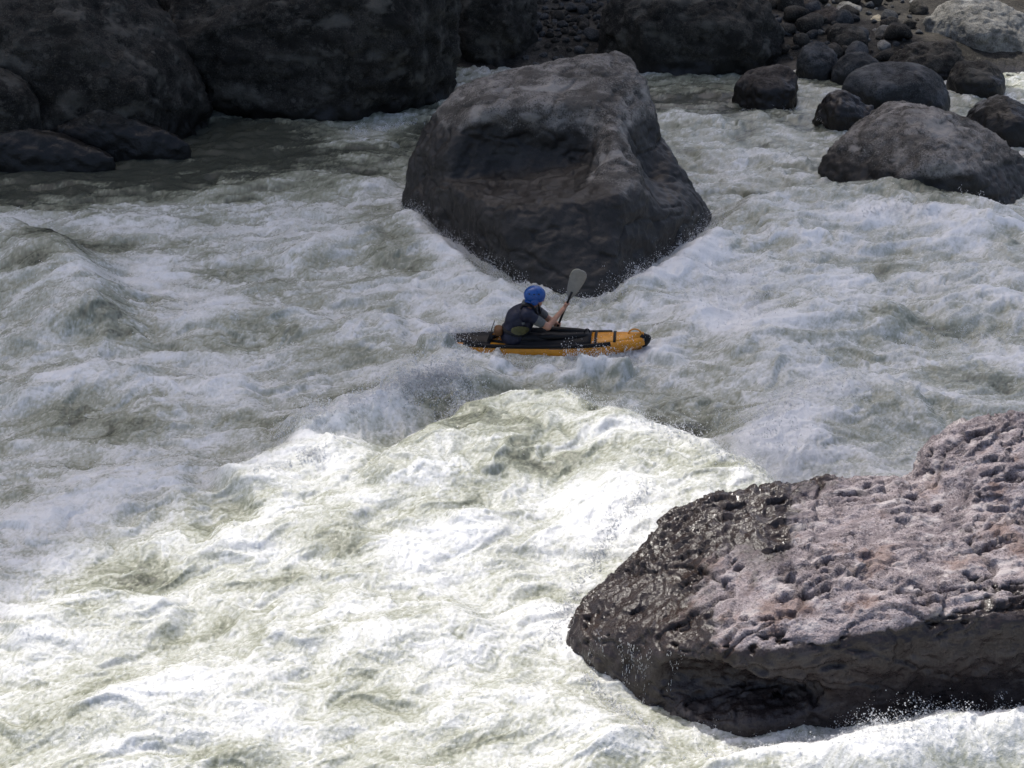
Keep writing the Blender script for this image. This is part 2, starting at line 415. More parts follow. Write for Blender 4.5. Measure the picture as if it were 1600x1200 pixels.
# --- the pitted boulder at the lower right
def build_near_boulder():
    A = [at_z(*q) for q in [(882, 985, .22), (915, 932, .36), (950, 888, .5), (1005, 828, .78), (1062, 783, 1.0), (1112, 760, 1.1), (1200, 744, 1.2), (1330, 733, 1.25), (1420, 725, 1.28), (1500, 720, 1.3), (1620, 720, 1.32), (1800, 720, 1.3),
                            (980, 1006, .5), (1080, 1008, .74), (1180, 1016, .88), (1290, 992, .95), (1360, 962, 1.02), (1460, 932, 1.12), (1550, 932, 1.16), (1660, 948, 1.16), (1800, 960, 1.1), (1250, 880, 1.2), (1450, 840, 1.26)]]
    A += [at_z(*q) for q in [(885, 1015, 0), (930, 1072, -.1), (975, 1112, -.15), (1040, 1152, -.15), (1130, 1172, -.15), (1190, 1162, -.1), (1340, 1120, -.05), (1500, 1085, 0), (1650, 1085, 0), (1800, 1085, 0)]]
    low = [np.array([q[0], q[1] + .1, -1.1]) for q in A[-10:]]
    back = [np.array([q[0], q[1] + 1.6, -1.1]) for q in A[:12]]
    A = A + low + back
    B = [at_z(*q) for q in [(1445, 700, 1.42), (1490, 660, 1.62), (1532, 646, 1.7), (1600, 642, 1.76), (1700, 640, 1.8), (1820, 640, 1.8), (1470, 740, 1.36), (1560, 780, 1.34), (1700, 800, 1.3), (1820, 800, 1.3)]]
    B += [np.array([q[0], q[1] + 1.2, -1.1]) for q in B[:6]] + [np.array([q[0], q[1], -1.1]) for q in B[6:]]
    fa, fb = sd_hull(A, .075), sd_hull(B, .06)
    # a cleft in the front edge near the right, a dark undercut below the rim
    e1 = sd_ell(at_z(1405, 985, .62), (.55, .42, .30)); e2 = sd_ell(at_z(1560, 1010, .45), (.6, .4, .3))
    e3 = sd_ell(at_z(1395, 712, 1.22), (.18, .35, .14)); e4 = sd_ell(at_z(1120, 1080, .35), (.9, .30, .25))
    def f(P):
        d = smin(fa(P), fb(P), .12)
        for e, k in ((e1, .08), (e2, .1), (e3, .06), (e4, .1)): d = smax(d, -e(P), k)
        return d
    pts = np.array(A + B); hi = pts.max(0) + .2; hi[0] = min(hi[0], 7.2)
    V, Q = surface_nets(f, pts.min(0) - .2, hi, .036)
    # scalloped hollows with sharp cusps, longer along the bedding
    dirx = np.array([.97, .22, 0]); diry = np.array([-.22, .97, 0])
    rim = np.array([at_z(*q) for q in [(870, 985, .2), (980, 1006, .5), (1080, 1008, .74), (1180, 1016, .88), (1290, 992, .95), (1360, 962, 1.02), (1460, 932, 1.12), (1550, 932, 1.16), (1660, 948, 1.16), (1800, 960, 1.1)]])
    def front(V):       # 1 on the front face under the rim, whose shade is painted in
        ry = np.interp(V[:, 0], rim[:, 0], rim[:, 1]); rz = np.interp(V[:, 0], rim[:, 0], rim[:, 2])
        return sstep(.02, -.12, V[:, 2] - rz + .05 * fbm3(V * 3, 3)) * sstep(.6, .2, V[:, 1] - ry)
    def pits(V, N):
        up = np.clip(N[:, 2] * 1.6, 0, 1); fr = front(V)
        S = np.stack([V @ dirx * 3.4, V @ diry * 13.0, V[:, 2] * 12.0], 1)
        S = S + 0.6 * np.stack([perlin3(S * .6 + 5), perlin3(S * .6 + 31), perlin3(S * .6 + 77)], 1)
        r1 = 1 - 2 * np.abs(perlin3(S)); r2 = 1 - 2 * np.abs(perlin3(S * 2.1 + 7))
        a = perlin3(S * .7 + 50) + .5 * perlin3(S * 1.9 + 60) + .35 * fbm3(V * .9, 2)
        hole = sstep(.42, .62, a)
        # overlapping flakes: the bed rises towards the river and breaks off in small steps
        w1 = fbm3(V * np.array([2.2, 3.2, 3.2]) + 3, 3, .6); u = -(V @ diry) * 5.2 + V[:, 2] * 2.5 + 1.7 * w1 + .5 * (V @ dirx); sw = u - np.floor(u)
        u2 = -(V @ diry) * 12 + V[:, 2] * 5 + 2.2 * fbm3(V * 6 + 30, 3, .6) + 1.3 * (V @ dirx); sw2 = u2 - np.floor(u2)
        mk = sstep(-.35, .35, perlin3(V * 1.7 + 80)); mk2 = sstep(-.3, .3, perlin3(V * 3.7 + 90))
        flake = sw * sstep(1.0, .88, sw); flake2 = sw2 * sstep(1.0, .85, sw2)
        crack = np.clip(1 - np.abs(fbm3(np.stack([V @ dirx * .5, V @ diry * 1.1, V[:, 2]], 1) + 41, 2)) * 34, 0, 1)
        amt = (.35 + .65 * up) * (1 - .4 * fr); dryk = 1 - .5 * sstep(1.6, .4, V[:, 0] - at_z(873, 985, 0)[0])
        d = amt * (dryk * (.050 * flake * (.3 + mk) + .020 * flake2 * (.3 + mk2) + .008 * r1 + .005 * r2) - .065 * hole - .05 * crack - .03) + .004 * fbm3(V * 24, 2, .6) + fr * .05 * fbm3(V * 3.5 + 2, 4, .6)
        drk = (sw > .90) * (.3 + .7 * mk) * .55 + (sw2 > .90) * mk2 * .35
        return V + N * d[:, None], np.clip(hole * .6 + drk + crack * .7, 0, 1) * amt
    l0 = at_z(873, 985, 0)
    def wet_front_shade(V):
        s = V[:, 0] - l0[0]; n = fbm3(V * 1.5 + 3, 4)
        return 1.4 * (1 - sstep(.3, 2.9, s + n * 1.5 - 0.70 * (V[:, 1] - 10.9))) + 1.3 * front(V)  # damp left end, plus shade of the front face painted as wet colour
    finish_rock('near_boulder', V, Q, MAT['rock_pitted'], 'pitted purple-grey boulder with a wet dark left end, nearest the camera', amp=.05, freq=1.1, fine=.012, finef=6, wet_lo=.2, wet_hi=.6, pits=pits, seed=5.0, extra_wet_shade=wet_front_shade, tone_fn=lambda V: 1.5 * fbm3(np.stack([V @ dirx * 2.6, V @ diry * 9.0, V[:, 2] * 9], 1) + 60, 4, .65))
build_near_boulder()

BR = 'boulders along the river'
def simple(name, sil, Y0, df, db, mat, label, h=.062, **kw):
    kw.setdefault('amp', .055); kw.setdefault('freq', 1.3)
    if kw['amp'] < .16 and kw['amp'] > .05: kw['amp'] *= .75
    return rock_from(name, sil_hull(sil, Y0, df, db, kw.pop('shrink', .6)), h, MAT[mat], label, k=kw.pop('k', .02), **kw)
simple('boulder', [(1268, 282), (1285, 250), (1325, 215), (1380, 180), (1415, 168), (1470, 170), (1520, 190), (1570, 220), (1615, 265), (1640, 320), (1500, 330), (1350, 310)], 25.6, 1.7, 2.0, 'rock_hero',
       'rounded grey boulder with pale top, water doming against its near side at right', h=.06, wet_lo=.25, wet_hi=.85, amp=.07, fine=.05, seed=8.)
simple('boulder', [(1512, 196), (1530, 168), (1562, 147), (1590, 155), (1630, 190), (1640, 225), (1520, 215)], 28.6, .9, 1.2, 'rock_dark', 'small pointed dark rock cut by the right edge behind the pale-topped boulder', seed=9., wet_hi=1.5)
simple('boulder', [(1316, 135), (1330, 112), (1370, 100), (1420, 98), (1460, 108), (1480, 130), (1484, 160), (1420, 166), (1340, 150)], 31.0, .9, 1.2, 'rock_blue', 'smooth loaf-shaped blue-grey boulder at the water edge, upper right', seed=10., fine=.015, wet_hi=.9)
simple('boulder', [(1148, 135), (1160, 115), (1190, 106), (1230, 104), (1248, 120), (1246, 150), (1225, 165), (1180, 160)], 31.6, .8, 1.0, 'rock_brown', 'small dark rock standing in the channel right of the big mid-stream boulder', seed=11., amp=.09, k=.06, wet_hi=1.0)
simple('boulder', [(1275, 178), (1290, 150), (1310, 142), (1345, 155), (1380, 185), (1360, 195), (1300, 195)], 29.4, .6, .8, 'rock_brown', 'low wet brown rock with spray on its right side', seed=12., amp=.12, wet_hi=1.6)
simple('boulder', [(932, 110), (930, 60), (945, 10), (1000, -40), (1100, -50), (1180, -20), (1215, 30), (1235, 80), (1215, 105), (1120, 112), (1010, 115)], 35.6, 1.5, 2.2, 'rock_dark', 'broad rough brown-grey boulder on the far bank behind the mid-stream boulder', h=.10, seed=13., amp=.14, fine=.08, finef=2.6, wet_hi=.6)
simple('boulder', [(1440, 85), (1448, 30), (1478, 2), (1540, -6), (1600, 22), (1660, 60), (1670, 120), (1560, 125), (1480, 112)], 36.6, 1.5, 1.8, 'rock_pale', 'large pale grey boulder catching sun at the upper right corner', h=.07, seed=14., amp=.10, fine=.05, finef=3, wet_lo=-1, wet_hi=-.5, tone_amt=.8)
simple('boulder', [(1375, 105), (1410, 80), (1450, 66), (1490, 62), (1512, 95), (1515, 120), (1440, 125)], 34.4, .9, 1.0, 'rock_dark', 'angular dark brown boulder in front of the pale sunlit boulder', seed=15., amp=.12, k=.05, wet_hi=.3)
simple('boulder', [(1480, 130), (1495, 98), (1540, 95), (1568, 115), (1572, 140), (1520, 148)], 32.6, .8, .9, 'rock_dark', 'dark squat rock between the loaf-shaped boulder and the right edge', seed=16., wet_hi=.8)
simple('boulder', [(1245, 100), (1252, 75), (1280, 65), (1308, 78), (1312, 100), (1270, 112)], 34.3, .6, .7, 'rock_blue', 'dark blue-grey rounded rock right of the broad brown-grey boulder', h=.06, seed=17., amp=.06, wet_hi=.3)
simple('boulder', [(1258, 40), (1275, 15), (1305, 8), (1318, 30), (1310, 48), (1275, 48)], 37.8, .6, .7, 'rock_brown', 'reddish brown rock above the blue-grey rounded one on the far bank', h=.06, seed=18., amp=.08, k=.05, wet_lo=-1, wet_hi=-.5)
simple('boulder', [(1290, 70), (1298, 42), (1330, 36), (1355, 50), (1350, 78), (1310, 84)], 36.0, .7, .7, 'rock_dark', 'blocky dark rock under the pale wedge-shaped stone on the far bank', h=.06, seed=19., amp=.08, k=.05, wet_lo=-1, wet_hi=-.5)
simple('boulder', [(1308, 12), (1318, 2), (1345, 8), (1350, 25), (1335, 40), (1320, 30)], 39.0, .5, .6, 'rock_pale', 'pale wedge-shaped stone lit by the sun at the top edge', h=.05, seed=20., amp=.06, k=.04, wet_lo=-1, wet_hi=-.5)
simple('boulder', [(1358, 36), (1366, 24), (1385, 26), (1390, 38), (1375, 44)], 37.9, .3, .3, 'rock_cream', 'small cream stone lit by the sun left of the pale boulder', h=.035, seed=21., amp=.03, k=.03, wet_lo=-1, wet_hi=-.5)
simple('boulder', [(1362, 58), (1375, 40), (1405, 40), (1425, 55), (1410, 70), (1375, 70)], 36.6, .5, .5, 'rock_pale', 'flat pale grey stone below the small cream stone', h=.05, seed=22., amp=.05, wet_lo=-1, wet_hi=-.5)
simple('boulder', [(1300, 110), (1320, 85), (1350, 82), (1375, 95), (1370, 110), (1330, 118)], 33.6, .5, .6, 'rock_blue', 'low grey stone behind the loaf-shaped boulder', h=.06, seed=23., amp=.06, wet_hi=.3)
simple('boulder', [(1235, 30), (1245, 5), (1270, -10), (1290, 10), (1280, 30)], 39.2, .6, .6, 'rock_brown', 'small brown stone at the top edge beside the broad brown-grey boulder', h=.06, seed=24., amp=.06, wet_lo=-1, wet_hi=-.5)
simple('boulder', [(1530, 20), (1550, -40), (1640, -70), (1720, 0), (1700, 60), (1580, 50)], 40.5, 1.2, 1.5, 'rock_dark', 'dark boulder at the very corner behind the large pale boulder', h=.09, seed=25., wet_lo=-1, wet_hi=-.5)
# left bank giants
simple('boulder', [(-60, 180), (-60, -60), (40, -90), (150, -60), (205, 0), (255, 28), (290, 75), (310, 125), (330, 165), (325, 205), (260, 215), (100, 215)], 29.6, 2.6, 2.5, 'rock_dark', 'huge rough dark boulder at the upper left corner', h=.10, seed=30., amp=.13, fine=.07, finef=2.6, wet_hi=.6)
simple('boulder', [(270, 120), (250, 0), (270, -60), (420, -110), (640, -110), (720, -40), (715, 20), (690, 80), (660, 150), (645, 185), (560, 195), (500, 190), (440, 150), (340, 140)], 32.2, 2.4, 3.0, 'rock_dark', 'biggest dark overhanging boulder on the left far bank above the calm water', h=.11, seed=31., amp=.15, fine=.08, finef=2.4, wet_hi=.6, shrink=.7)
simple('boulder', [(-50, 190), (-50, 100), (0, 105), (40, 135), (62, 170), (50, 195)], 27.0, .7, .9, 'rock_dark', 'dark rock cut by the left edge in front of the huge corner boulder', seed=32., wet_hi=.8)
simple('boulder', [(40, 240), (100, 190), (150, 172), (215, 190), (270, 208), (300, 232), (200, 248), (100, 248)], 27.1, .25, 1.0, 'rock_dark', 'low wet dark rock ledge at the foot of the corner boulder', seed=33., wet_hi=1.4)
simple('boulder', [(-60, 250), (-40, 212), (40, 203), (110, 218), (180, 246), (120, 258), (0, 262)], 26.3, .25, .9, 'rock_dark', 'flat wet dark rock at the left edge beside the calm water', seed=34., wet_hi=1.4)
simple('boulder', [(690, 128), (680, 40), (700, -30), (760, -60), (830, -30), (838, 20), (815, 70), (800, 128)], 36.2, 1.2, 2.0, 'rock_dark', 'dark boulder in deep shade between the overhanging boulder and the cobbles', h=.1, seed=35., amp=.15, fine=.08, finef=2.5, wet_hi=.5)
simple('boulder', [(200, 20), (215, -40), (270, -60), (330, -30), (320, 30), (260, 40)], 33.6, 1.0, 1.0, 'rock_dark', 'dark rock wedged behind the two left bank boulders', seed=36., wet_hi=.5)

# cobbles heaped on the far bank
def cobbles():
    protos = []
    for k in range(6):
        r = np.random.default_rng(50 + k); pts = r.normal(size=(22, 3)); pts /= np.linalg.norm(pts, axis=1, keepdims=True); pts *= np.array([1.0, .8, .68])
        V, Q = surface_nets(sd_hull(list(pts), .05), (-1.5,) * 3, (1.5,) * 3, .17)
        N = vnormals(V, Q); V = V + N * (.10 * fbm3(V * 1.2 + k * 7, 3))[:, None]
        protos.append((V, Q))
    meshes = [[mesh_np('cobble', V, Q, True, {'wet': V[:, 0] * 0 + .1, 'pit': V[:, 0] * 0}) for V, Q in protos] for _ in range(3)]
    for ms, mt in zip(meshes, ('rock_dark', 'rock_blue', 'rock_pale')):
        for me in ms: me.materials.append(MAT[mt])
    def heap(n, x0, x1, y0, y1, r0, r1, label, group, mats, seed):
        r = np.random.default_rng(seed); placed = []
        tries = 0
        while len(placed) < n and tries < 3000:
            tries += 1
            px, py = r.uniform(x0, x1), r.uniform(y0, y1)
            if px > 1438 and py < 104: continue
            rad = r0 * (r1 / r0) ** (r.random() ** 1.6)
            p = on_bank(px, py); p[2] += rad * .35
            if any((p[0] - q[0]) ** 2 + (p[1] - q[1]) ** 2 * .35 < ((rad + q[3]) * .70) ** 2 for q in placed): continue
            placed.append((p[0], p[1], p[2], rad))
            o = bpy.data.objects.new('cobble', meshes[mats[r.integers(len(mats))]][r.integers(6)]); COL.objects.link(o)
            o.location = p; o.scale = (rad,) * 3; o.rotation_euler = (r.normal() * .3, r.normal() * .3, r.random() * 6.3)
            tag(o, label, 'cobble', group)
    heap(130, 815, 960, -8, 108, .10, .34, 'dark rounded cobble in the heap left of the broad brown-grey boulder', 'dark cobbles heaped in shade on the far bank', [0, 0, 1], 1)
    heap(22, 1215, 1440, -12, 100, .30, .62, 'larger grey rock packed between the boulders of the far bank, upper right', 'larger rocks packed on the far bank, upper right', [0, 0, 1, 0], 3)
    heap(150, 1205, 1620, -5, 126, .07, .26, 'grey cobble among the rocks of the far bank, upper right', 'cobbles among the upper right rocks', [0, 1, 0, 1, 2], 2)
cobbles()
print('rocks', round(time.time() - T0, 1))

# ------------------------------------------------------------------ the river
def px_path(pts, z): return np.array([at_z(x, y, z)[:2] for x, y in pts])
def ridge(X, Y, path, h, wf, wb, taper=1.0):
    """crest along a path: wf = fall-off on the side nearer the viewer, wb = on the far side"""
    best = np.full(X.shape, 1e9, np.float32); side = np.zeros(X.shape, np.float32); par = np.zeros(X.shape, np.float32)
    n = len(path) - 1
    for i in range(n):
        a, b = path[i], path[i + 1]; d = b - a; L = d @ d
        t = np.clip(((X - a[0]) * d[0] + (Y - a[1]) * d[1]) / L, 0, 1)
        qx = X - (a[0] + t * d[0]); qy = Y - (a[1] + t * d[1]); e = qx * qx + qy * qy
        m = e < best; best = np.where(m, e, best); par = np.where(m, (i + t) / n, par)
        s = np.sign(d[0] * qy - d[1] * qx) * np.sign(d[0]); side = np.where(m, s, side)
    D = np.sqrt(best); w = np.where(side > 0, wb, wf)
    end = sstep(0, .12 * taper, par) * (1 - sstep(1 - .12 * taper, 1, par)) * .75 + .25 if taper else 1.0
    return h * np.exp(-(D / w) ** 2 * 1.2) * end
RIDGES = [  # path in survey pixels, crest height, near width, far width
    ([(520, 740), (600, 712), (650, 682), (690, 662), (740, 632), (800, 613), (870, 608), (940, 625), (1000, 658), (1080, 690), (1200, 737), (1300, 770)], .48, 2.3, .38),
    ([(-80, 860), (80, 820), (200, 760), (330, 745)], .2, 1.2, .7),
    ([(330, 745), (400, 722), (480, 690), (545, 705), (600, 720)], .26, 1.0, .35),
    ([(420, 660), (520, 645), (590, 615), (650, 585), (710, 575), (745, 600)], .34, .45, .6),
    ([(-80, 335), (0, 343), (60, 362), (110, 400), (135, 440), (150, 490)], .62, 1.3, .6),
    ([(1120, 335), (1250, 293), (1400, 283), (1500, 300), (1620, 335)], .42, 1.7, .5),
    ([(1330, 350), (1390, 332), (1470, 340)], .22, .4, .3),
    ([(1130, 560), (1210, 510), (1330, 470), (1430, 490)], .30, .8, .6),
    ([(1150, 700), (1230, 640), (1330, 600), (1450, 590)], .34, .9, .6),
    ([(1430, 470), (1530, 450), (1650, 470)], .22, .6, .4),
    ([(680, 552), (740, 566), (800, 576)], .14, .40, .16),
    ([(830, 576), (880, 583), (930, 578)], .13, .40, .14),
    ([(650, 535), (680, 530), (705, 533)], .26, .30, .22),
    ([(895, 567), (945, 559), (985, 566)], .27, .22, .10),
    ([(1010, 560), (1060, 520), (1100, 470)], .16, .5, .4),
    ([(975, 452), (1030, 415), (1090, 385), (1130, 350)], .26, .5, .3),
    ([(625, 320), (680, 378), (740, 422), (815, 455)], .26, .55, .35),
    ([(250, 520), (400, 480), (520, 500), (640, 490)], .2, .8, .4),
    ([(300, 300), (480, 270), (620, 290)], .16, .7, .4),
    ([(430, 400), (560, 360), (650, 400)], .22, .6, .5),
    ([(0, 600), (160, 580), (300, 600), (420, 585)], .2, .7, .4),
    ([(80, 1130), (250, 1060), (420, 1000), (620, 975), (780, 930)], .17, .6, .35),
    ([(480, 700), (545, 770), (590, 815)], .16, .4, .35),
    ([(300, 860), (450, 800), (620, 850), (780, 830)], .15, .6, .4),
    ([(0, 960), (150, 935), (300, 960)], .17, .5, .35),
    ([(880, 720), (980, 700), (1080, 730), (1150, 760)], .12, .4, .3),
    ([(820, 860), (900, 830), (960, 800)], .16, .4, .3),
    ([(640, 1120), (800, 1080), (900, 1100), (1000, 1170)], .14, .5, .3),
    ([(1300, 1190), (1390, 1140), (1500, 1112), (1700, 1100)], .42, .6, .35),
    ([(1080, 1200), (1240, 1168), (1330, 1195)], .16, .4, .2),
    ([(1020, 170), (1100, 190), (1180, 180), (1290, 230)], .12, .7, .4),
    ([(1080, 240), (1180, 235), (1270, 255)], .14, .6, .4),
]
# (px, py, rx, ry, amount) more (+) or less (-) foam
FOAM = [(130, 268, 420, 34, -1.0), (80, 235, 200, 30, -.6), (430, 225, 190, 22, -.75), (330, 205, 120, 16, -.6), (690, 190, 60, 30, -.5), (1060, 145, 150, 26, -.75), (1200, 190, 120, 30, -.2), (1400, 215, 400, 25, -.1),
        (610, 385, 55, 28, -.5), (700, 640, 60, 28, -.6), (880, 625, 90, 14, -.30), (1080, 640, 90, 30, -.5), (1150, 610, 60, 30, -.2), (80, 420, 70, 60, -.45), (90, 380, 40, 40, -.3), (440, 510, 80, 22, -.4),
        (1330, 300, 180, 18, -.6), (1480, 320, 80, 15, -.3), (1430, 500, 60, 18, -.3), (1300, 540, 70, 25, -.25), (1250, 440, 60, 20, -.2), (1400, 640, 120, 22, -.35), (1530, 570, 80, 20, -.2), (1090, 350, 60, 15, -.3),
        (560, 850, 70, 25, -.45), (230, 895, 60, 28, -.5), (390, 790, 60, 18, -.35), (880, 740, 90, 25, -.35), (760, 690, 90, 20, -.3), (640, 1090, 90, 28, -.4), (140, 930, 70, 22, -.35), (500, 960, 60, 20, -.25), (940, 890, 40, 18, -.3), (760, 1150, 80, 25, -.4), (340, 1160, 80, 20, -.35), (860, 1110, 50, 20, -.35), (100, 1090, 60, 22, -.25), (360, 720, 70, 14, -.35), (690, 800, 60, 20, -.3), (560, 720, 60, 14, -.3),
        (150, 520, 130, 25, -.25), (300, 640, 100, 20, -.25), (560, 600, 90, 18, -.3), (120, 640, 80, 20, -.25), (760, 500, 40, 14, -.25), (1060, 520, 50, 25, -.25), (880, 600, 90, 12, -.45), (400, 420, 90, 20, -.2),
        (680, 590, 70, 25, .3), (1130, 450, 90, 60, .35), (1400, 345, 70, 15, .5), (1190, 650, 80, 60, .3), (1330, 430, 120, 30, .2), (1150, 500, 90, 50, .2), (1210, 670, 60, 40, .3), (480, 700, 25, 12, .3), (790, 900, 220, 80, .22), (200, 1060, 220, 60, .14), (620, 1010, 160, 40, .14), (1480, 1130, 200, 50, .3), (900, 980, 60, 60, .3), (300, 330, 120, 40, .15), (680, 410, 60, 40, .3), (1020, 430, 60, 25, .35), (580, 195, 50, 12, .3), (380, 190, 110, 14, -.8), (1080, 640, 40, 10, .2), (200, 430, 80, 40, .25), (540, 660, 100, 20, .2), (30, 1020, 60, 30, .3)]
ROCKFOOT = [(873, 1000, 1180, 0), ]

def build_river():
    NX, NY = 960, 980
    u = np.linspace(-1, 1, NX - 40); u = np.concatenate([-1 - np.linspace(1, .02, 20) ** 1.5 * 1.6, u, 1 + np.linspace(.02, 1, 20) ** 1.5 * 1.6])
    dep0, dep1 = math.atan2(CAM_H, 7.0), math.atan2(CAM_H, 40.0)
    dep = np.linspace(dep0, dep1, NY - 20); yy = CAM_H / np.tan(dep)
    yy = np.concatenate([np.linspace(-14, 6.9, 20), yy])
    Wd = .43 * np.sqrt(yy.clip(6) ** 2 + CAM_H ** 2) + .6
    X = (u[None, :] * Wd[:, None]).astype(np.float32); Y = np.repeat(yy[:, None], NX, 1).astype(np.float32)
    # jitter the grid so that no row or column lines show
    # flow: mostly across the picture, stirred by eddies; carry coordinates back along it
    ax, ay = X.copy(), Y.copy(); e = .05
    cx, cy = ax[::3, ::3], ay[::3, ::3]
    ux, uy = cx.copy(), cy.copy()
    for s in range(9):
        def psi(a, b): return .9 * perlin2(a * .42 + 3, b * .42) + .30 * perlin2(a * 1.05, b * 1.05 + 9) + .16 * perlin2(a * 2.6 + 4, b * 2.6)
        p0 = psi(ux, uy); vx = .5 * (psi(ux, uy + e) - p0) / e + .75; vy = -.5 * (psi(ux + e, uy) - p0) / e + .18
        ux, uy = ux - .085 * vx, uy - .085 * vy
    def up(c):   # bilinear back to the full grid
        fi = np.minimum(np.arange(NY) / 3, c.shape[0] - 1.001); fj = np.minimum(np.arange(NX) / 3, c.shape[1] - 1.001)
        i0, j0 = fi.astype(int), fj.astype(int); ti, tj = (fi - i0)[:, None].astype(np.float32), (fj - j0)[None, :].astype(np.float32)
        r0 = c[i0] * (1 - ti) + c[i0 + 1] * ti
        return r0[:, j0] * (1 - tj) + r0[:, j0 + 1] * tj
    fx, fy = X + up(ux - cx), Y + up(uy - cy)
    # heights
    wob = .25 * fbm2(X * .9, Y * .9, 3); wob2 = .25 * fbm2(X * .9 + 40, Y * .9, 3)
    H = np.zeros_like(X)
    crest = np.zeros_like(X)
    for path, h, wf, wb in RIDGES:
        r = ridge(X + wob * .6, Y + wob2 * .6, px_path(path, h), h, wf, wb)
        H = np.maximum(H, r) + .35 * np.minimum(H, r); crest = np.maximum(crest, np.clip(r / h, 0, 1) ** 4 * (1 if h != .48 else .15))
    calm = np.zeros_like(X)
    for (a, b, rx, ry, am) in [(120, 265, 420, 42, 1), (480, 215, 160, 22, .6), (1100, 140, 160, 24, .6)]:
        c = at_z(a, b); ds = np.hypot(c[1], CAM_H); sx = rx * ds / FPX; sy = ry * ds / FPX / (CAM_H / ds)
        calm = np.maximum(calm, am * np.exp(-((X - c[0]) / sx) ** 2 - ((Y - c[1]) / sy) ** 2))
    act = 1 - .5 * calm
    chop = fbm2(fx * .45 + 5, fy * .85, 3, .5); chop2 = fbm2(fx * 1.3, fy * 1.9 + 8, 3, .5, True)
    H += act * (.17 * chop + (.085 - .03 * sstep(17, 12, Y)) * (chop2 - .2))
    smooth = np.zeros_like(X)
    for (a, b, rx, ry) in [(870, 645, 150, 36), (90, 400, 70, 55), (1340, 300, 200, 18), (1080, 640, 80, 26), (620, 385, 50, 25)]:
        c = at_z(a, b, .3); ds = np.hypot(c[1], CAM_H); smooth = np.maximum(smooth, np.exp(-((X - c[0]) / (rx * ds / FPX)) ** 2 - ((Y - c[1]) / (ry * ds / FPX / (CAM_H / ds))) ** 2))
    # foam amount: soft boils, drawn-out streaks, torn filaments
    dx = .22 * fbm2(X * 1.9 + 7, Y * 2.4, 3, .6); dy = .16 * fbm2(X * 1.9, Y * 2.4 + 13, 3, .6)
    gx, gy = .5 * (X + fx) + dx, .5 * (Y + fy) + dy
    sl = gx * .94 + gy * .34; st = gy * .94 - gx * .34            # along and across the drift
    boil = fbm2(gx * .62 + 2, gy * .9, 3, .5); strk = fbm2(sl * .75, st * 3.6, 5, .58, False, 3.0)
    torn = fbm2(gx * 3.0 + dx * 4, gy * 4.2 + dy * 4, 5, .68)
    line = np.clip(1 - np.abs(fbm2(sl * 1.7 + dx * 2, st * 4.0 + dy * 2, 4, .6, False, 21.0)) * 4.5, 0, 1) ** 2 * sstep(-.15, .3, fbm2(gx * 1.2 + 30, gy * 1.5, 2))
    line2 = np.clip(1 - np.abs(fbm2(sl * 4.1 + dx * 5, st * 8.0 + dy * 5, 3, .6, False, 55.0)) * 4.0, 0, 1) ** 3 * sstep(-.2, .3, fbm2(gx * 2.2 + 70, gy * 2.6, 2))
    line = line + .55 * line2
    F = .44 + .54 * boil + .50 * strk + .34 * torn + .36 * line + .12 * (chop2 - .2) + .20 * chop
    fila = line
    for (a, b, rx, ry, am) in FOAM:
        c = at_z(a, b, .15); ds = np.hypot(c[1], CAM_H); sx = rx * ds / FPX; sy = ry * ds / FPX / (CAM_H / ds)
        F += am * np.exp(-((X + wob - c[0]) / sx) ** 2 - ((Y + wob2 - c[1]) / sy) ** 2) * .9
    F += .25 * crest - .32 * smooth - .20 * sstep(21, 30, Y)
    Fc = np.clip(F, 0, 1); act = act * (1 - .7 * smooth)
    # froth: small lumps, stronger where foamy
    fine = fbm2(X * 2.6 + .8 * fx, Y * 3.4 + .8 * fy, 3, .5); fr2 = fbm2(X * 8 + 3 + dx * 5, Y * 10 + dy * 5, 4, .65)
    fr3 = fbm2(X * 27, Y * 30, 2, .7)
    near = sstep(30, 12, Y)
    H += act * ((.045 - .020 * near) * fine * (.4 + .6 * Fc) + .008 * fila + .020 * torn * Fc + .010 * fr2 * (.2 + .8 * Fc) + .011 * fr3 * (.3 + Fc) * near)
    V = np.stack([X, Y, H], -1).reshape(-1, 3)
    i = np.arange(NX * NY).reshape(NY, NX)
    Q = np.stack([i[:-1, :-1], i[:-1, 1:], i[1:, 1:], i[1:, :-1]], -1).reshape(-1, 4)
    me = mesh_np('river', V, Q, True, {'foam': (F + .17 * fr2 + (.08 + .26 * near) * fr3).ravel()})
    m = NT('white_water'); P = m.pos(); fo = m.attr('foam')
    n2 = m.noise(P, 24.0, 2, .65)
    s = m.math('ADD', fo, m.math('MULTIPLY', m.math('SUBTRACT', n2, .5), .55))
    f = m.ramp(s, .06, 1.12)
    deep = m.mix(m.ramp(fo, -.35, .36), RGB(.055, .06, .047), RGB(.285, .297, .222))
    col = m.mix(f, deep, RGB(.79, .795, .785))
    ro = m.math('ADD', m.math('MULTIPLY', f, .35), .12)
    nrm = m.bump(m.math('ADD', n2, m.math('MULTIPLY', m.noise(P, 85.0, 2, .6), .5)), .5, .02)
    m.done(col, ro, nrm, .5, IOR=1.33)
    tag(link('river', me, m.m), kind='structure')
    return X, Y, H, F
RX, RY, RH, RF = build_river()
_ry = RY[:, 0]
def water_z(x, y):
    i = np.clip(np.searchsorted(_ry, y), 1, len(_ry) - 1); row = RX[i]; j = np.clip(np.searchsorted(row, x), 0, len(row) - 1)
    return float(RH[i, j])
print('river', round(time.time() - T0, 1))

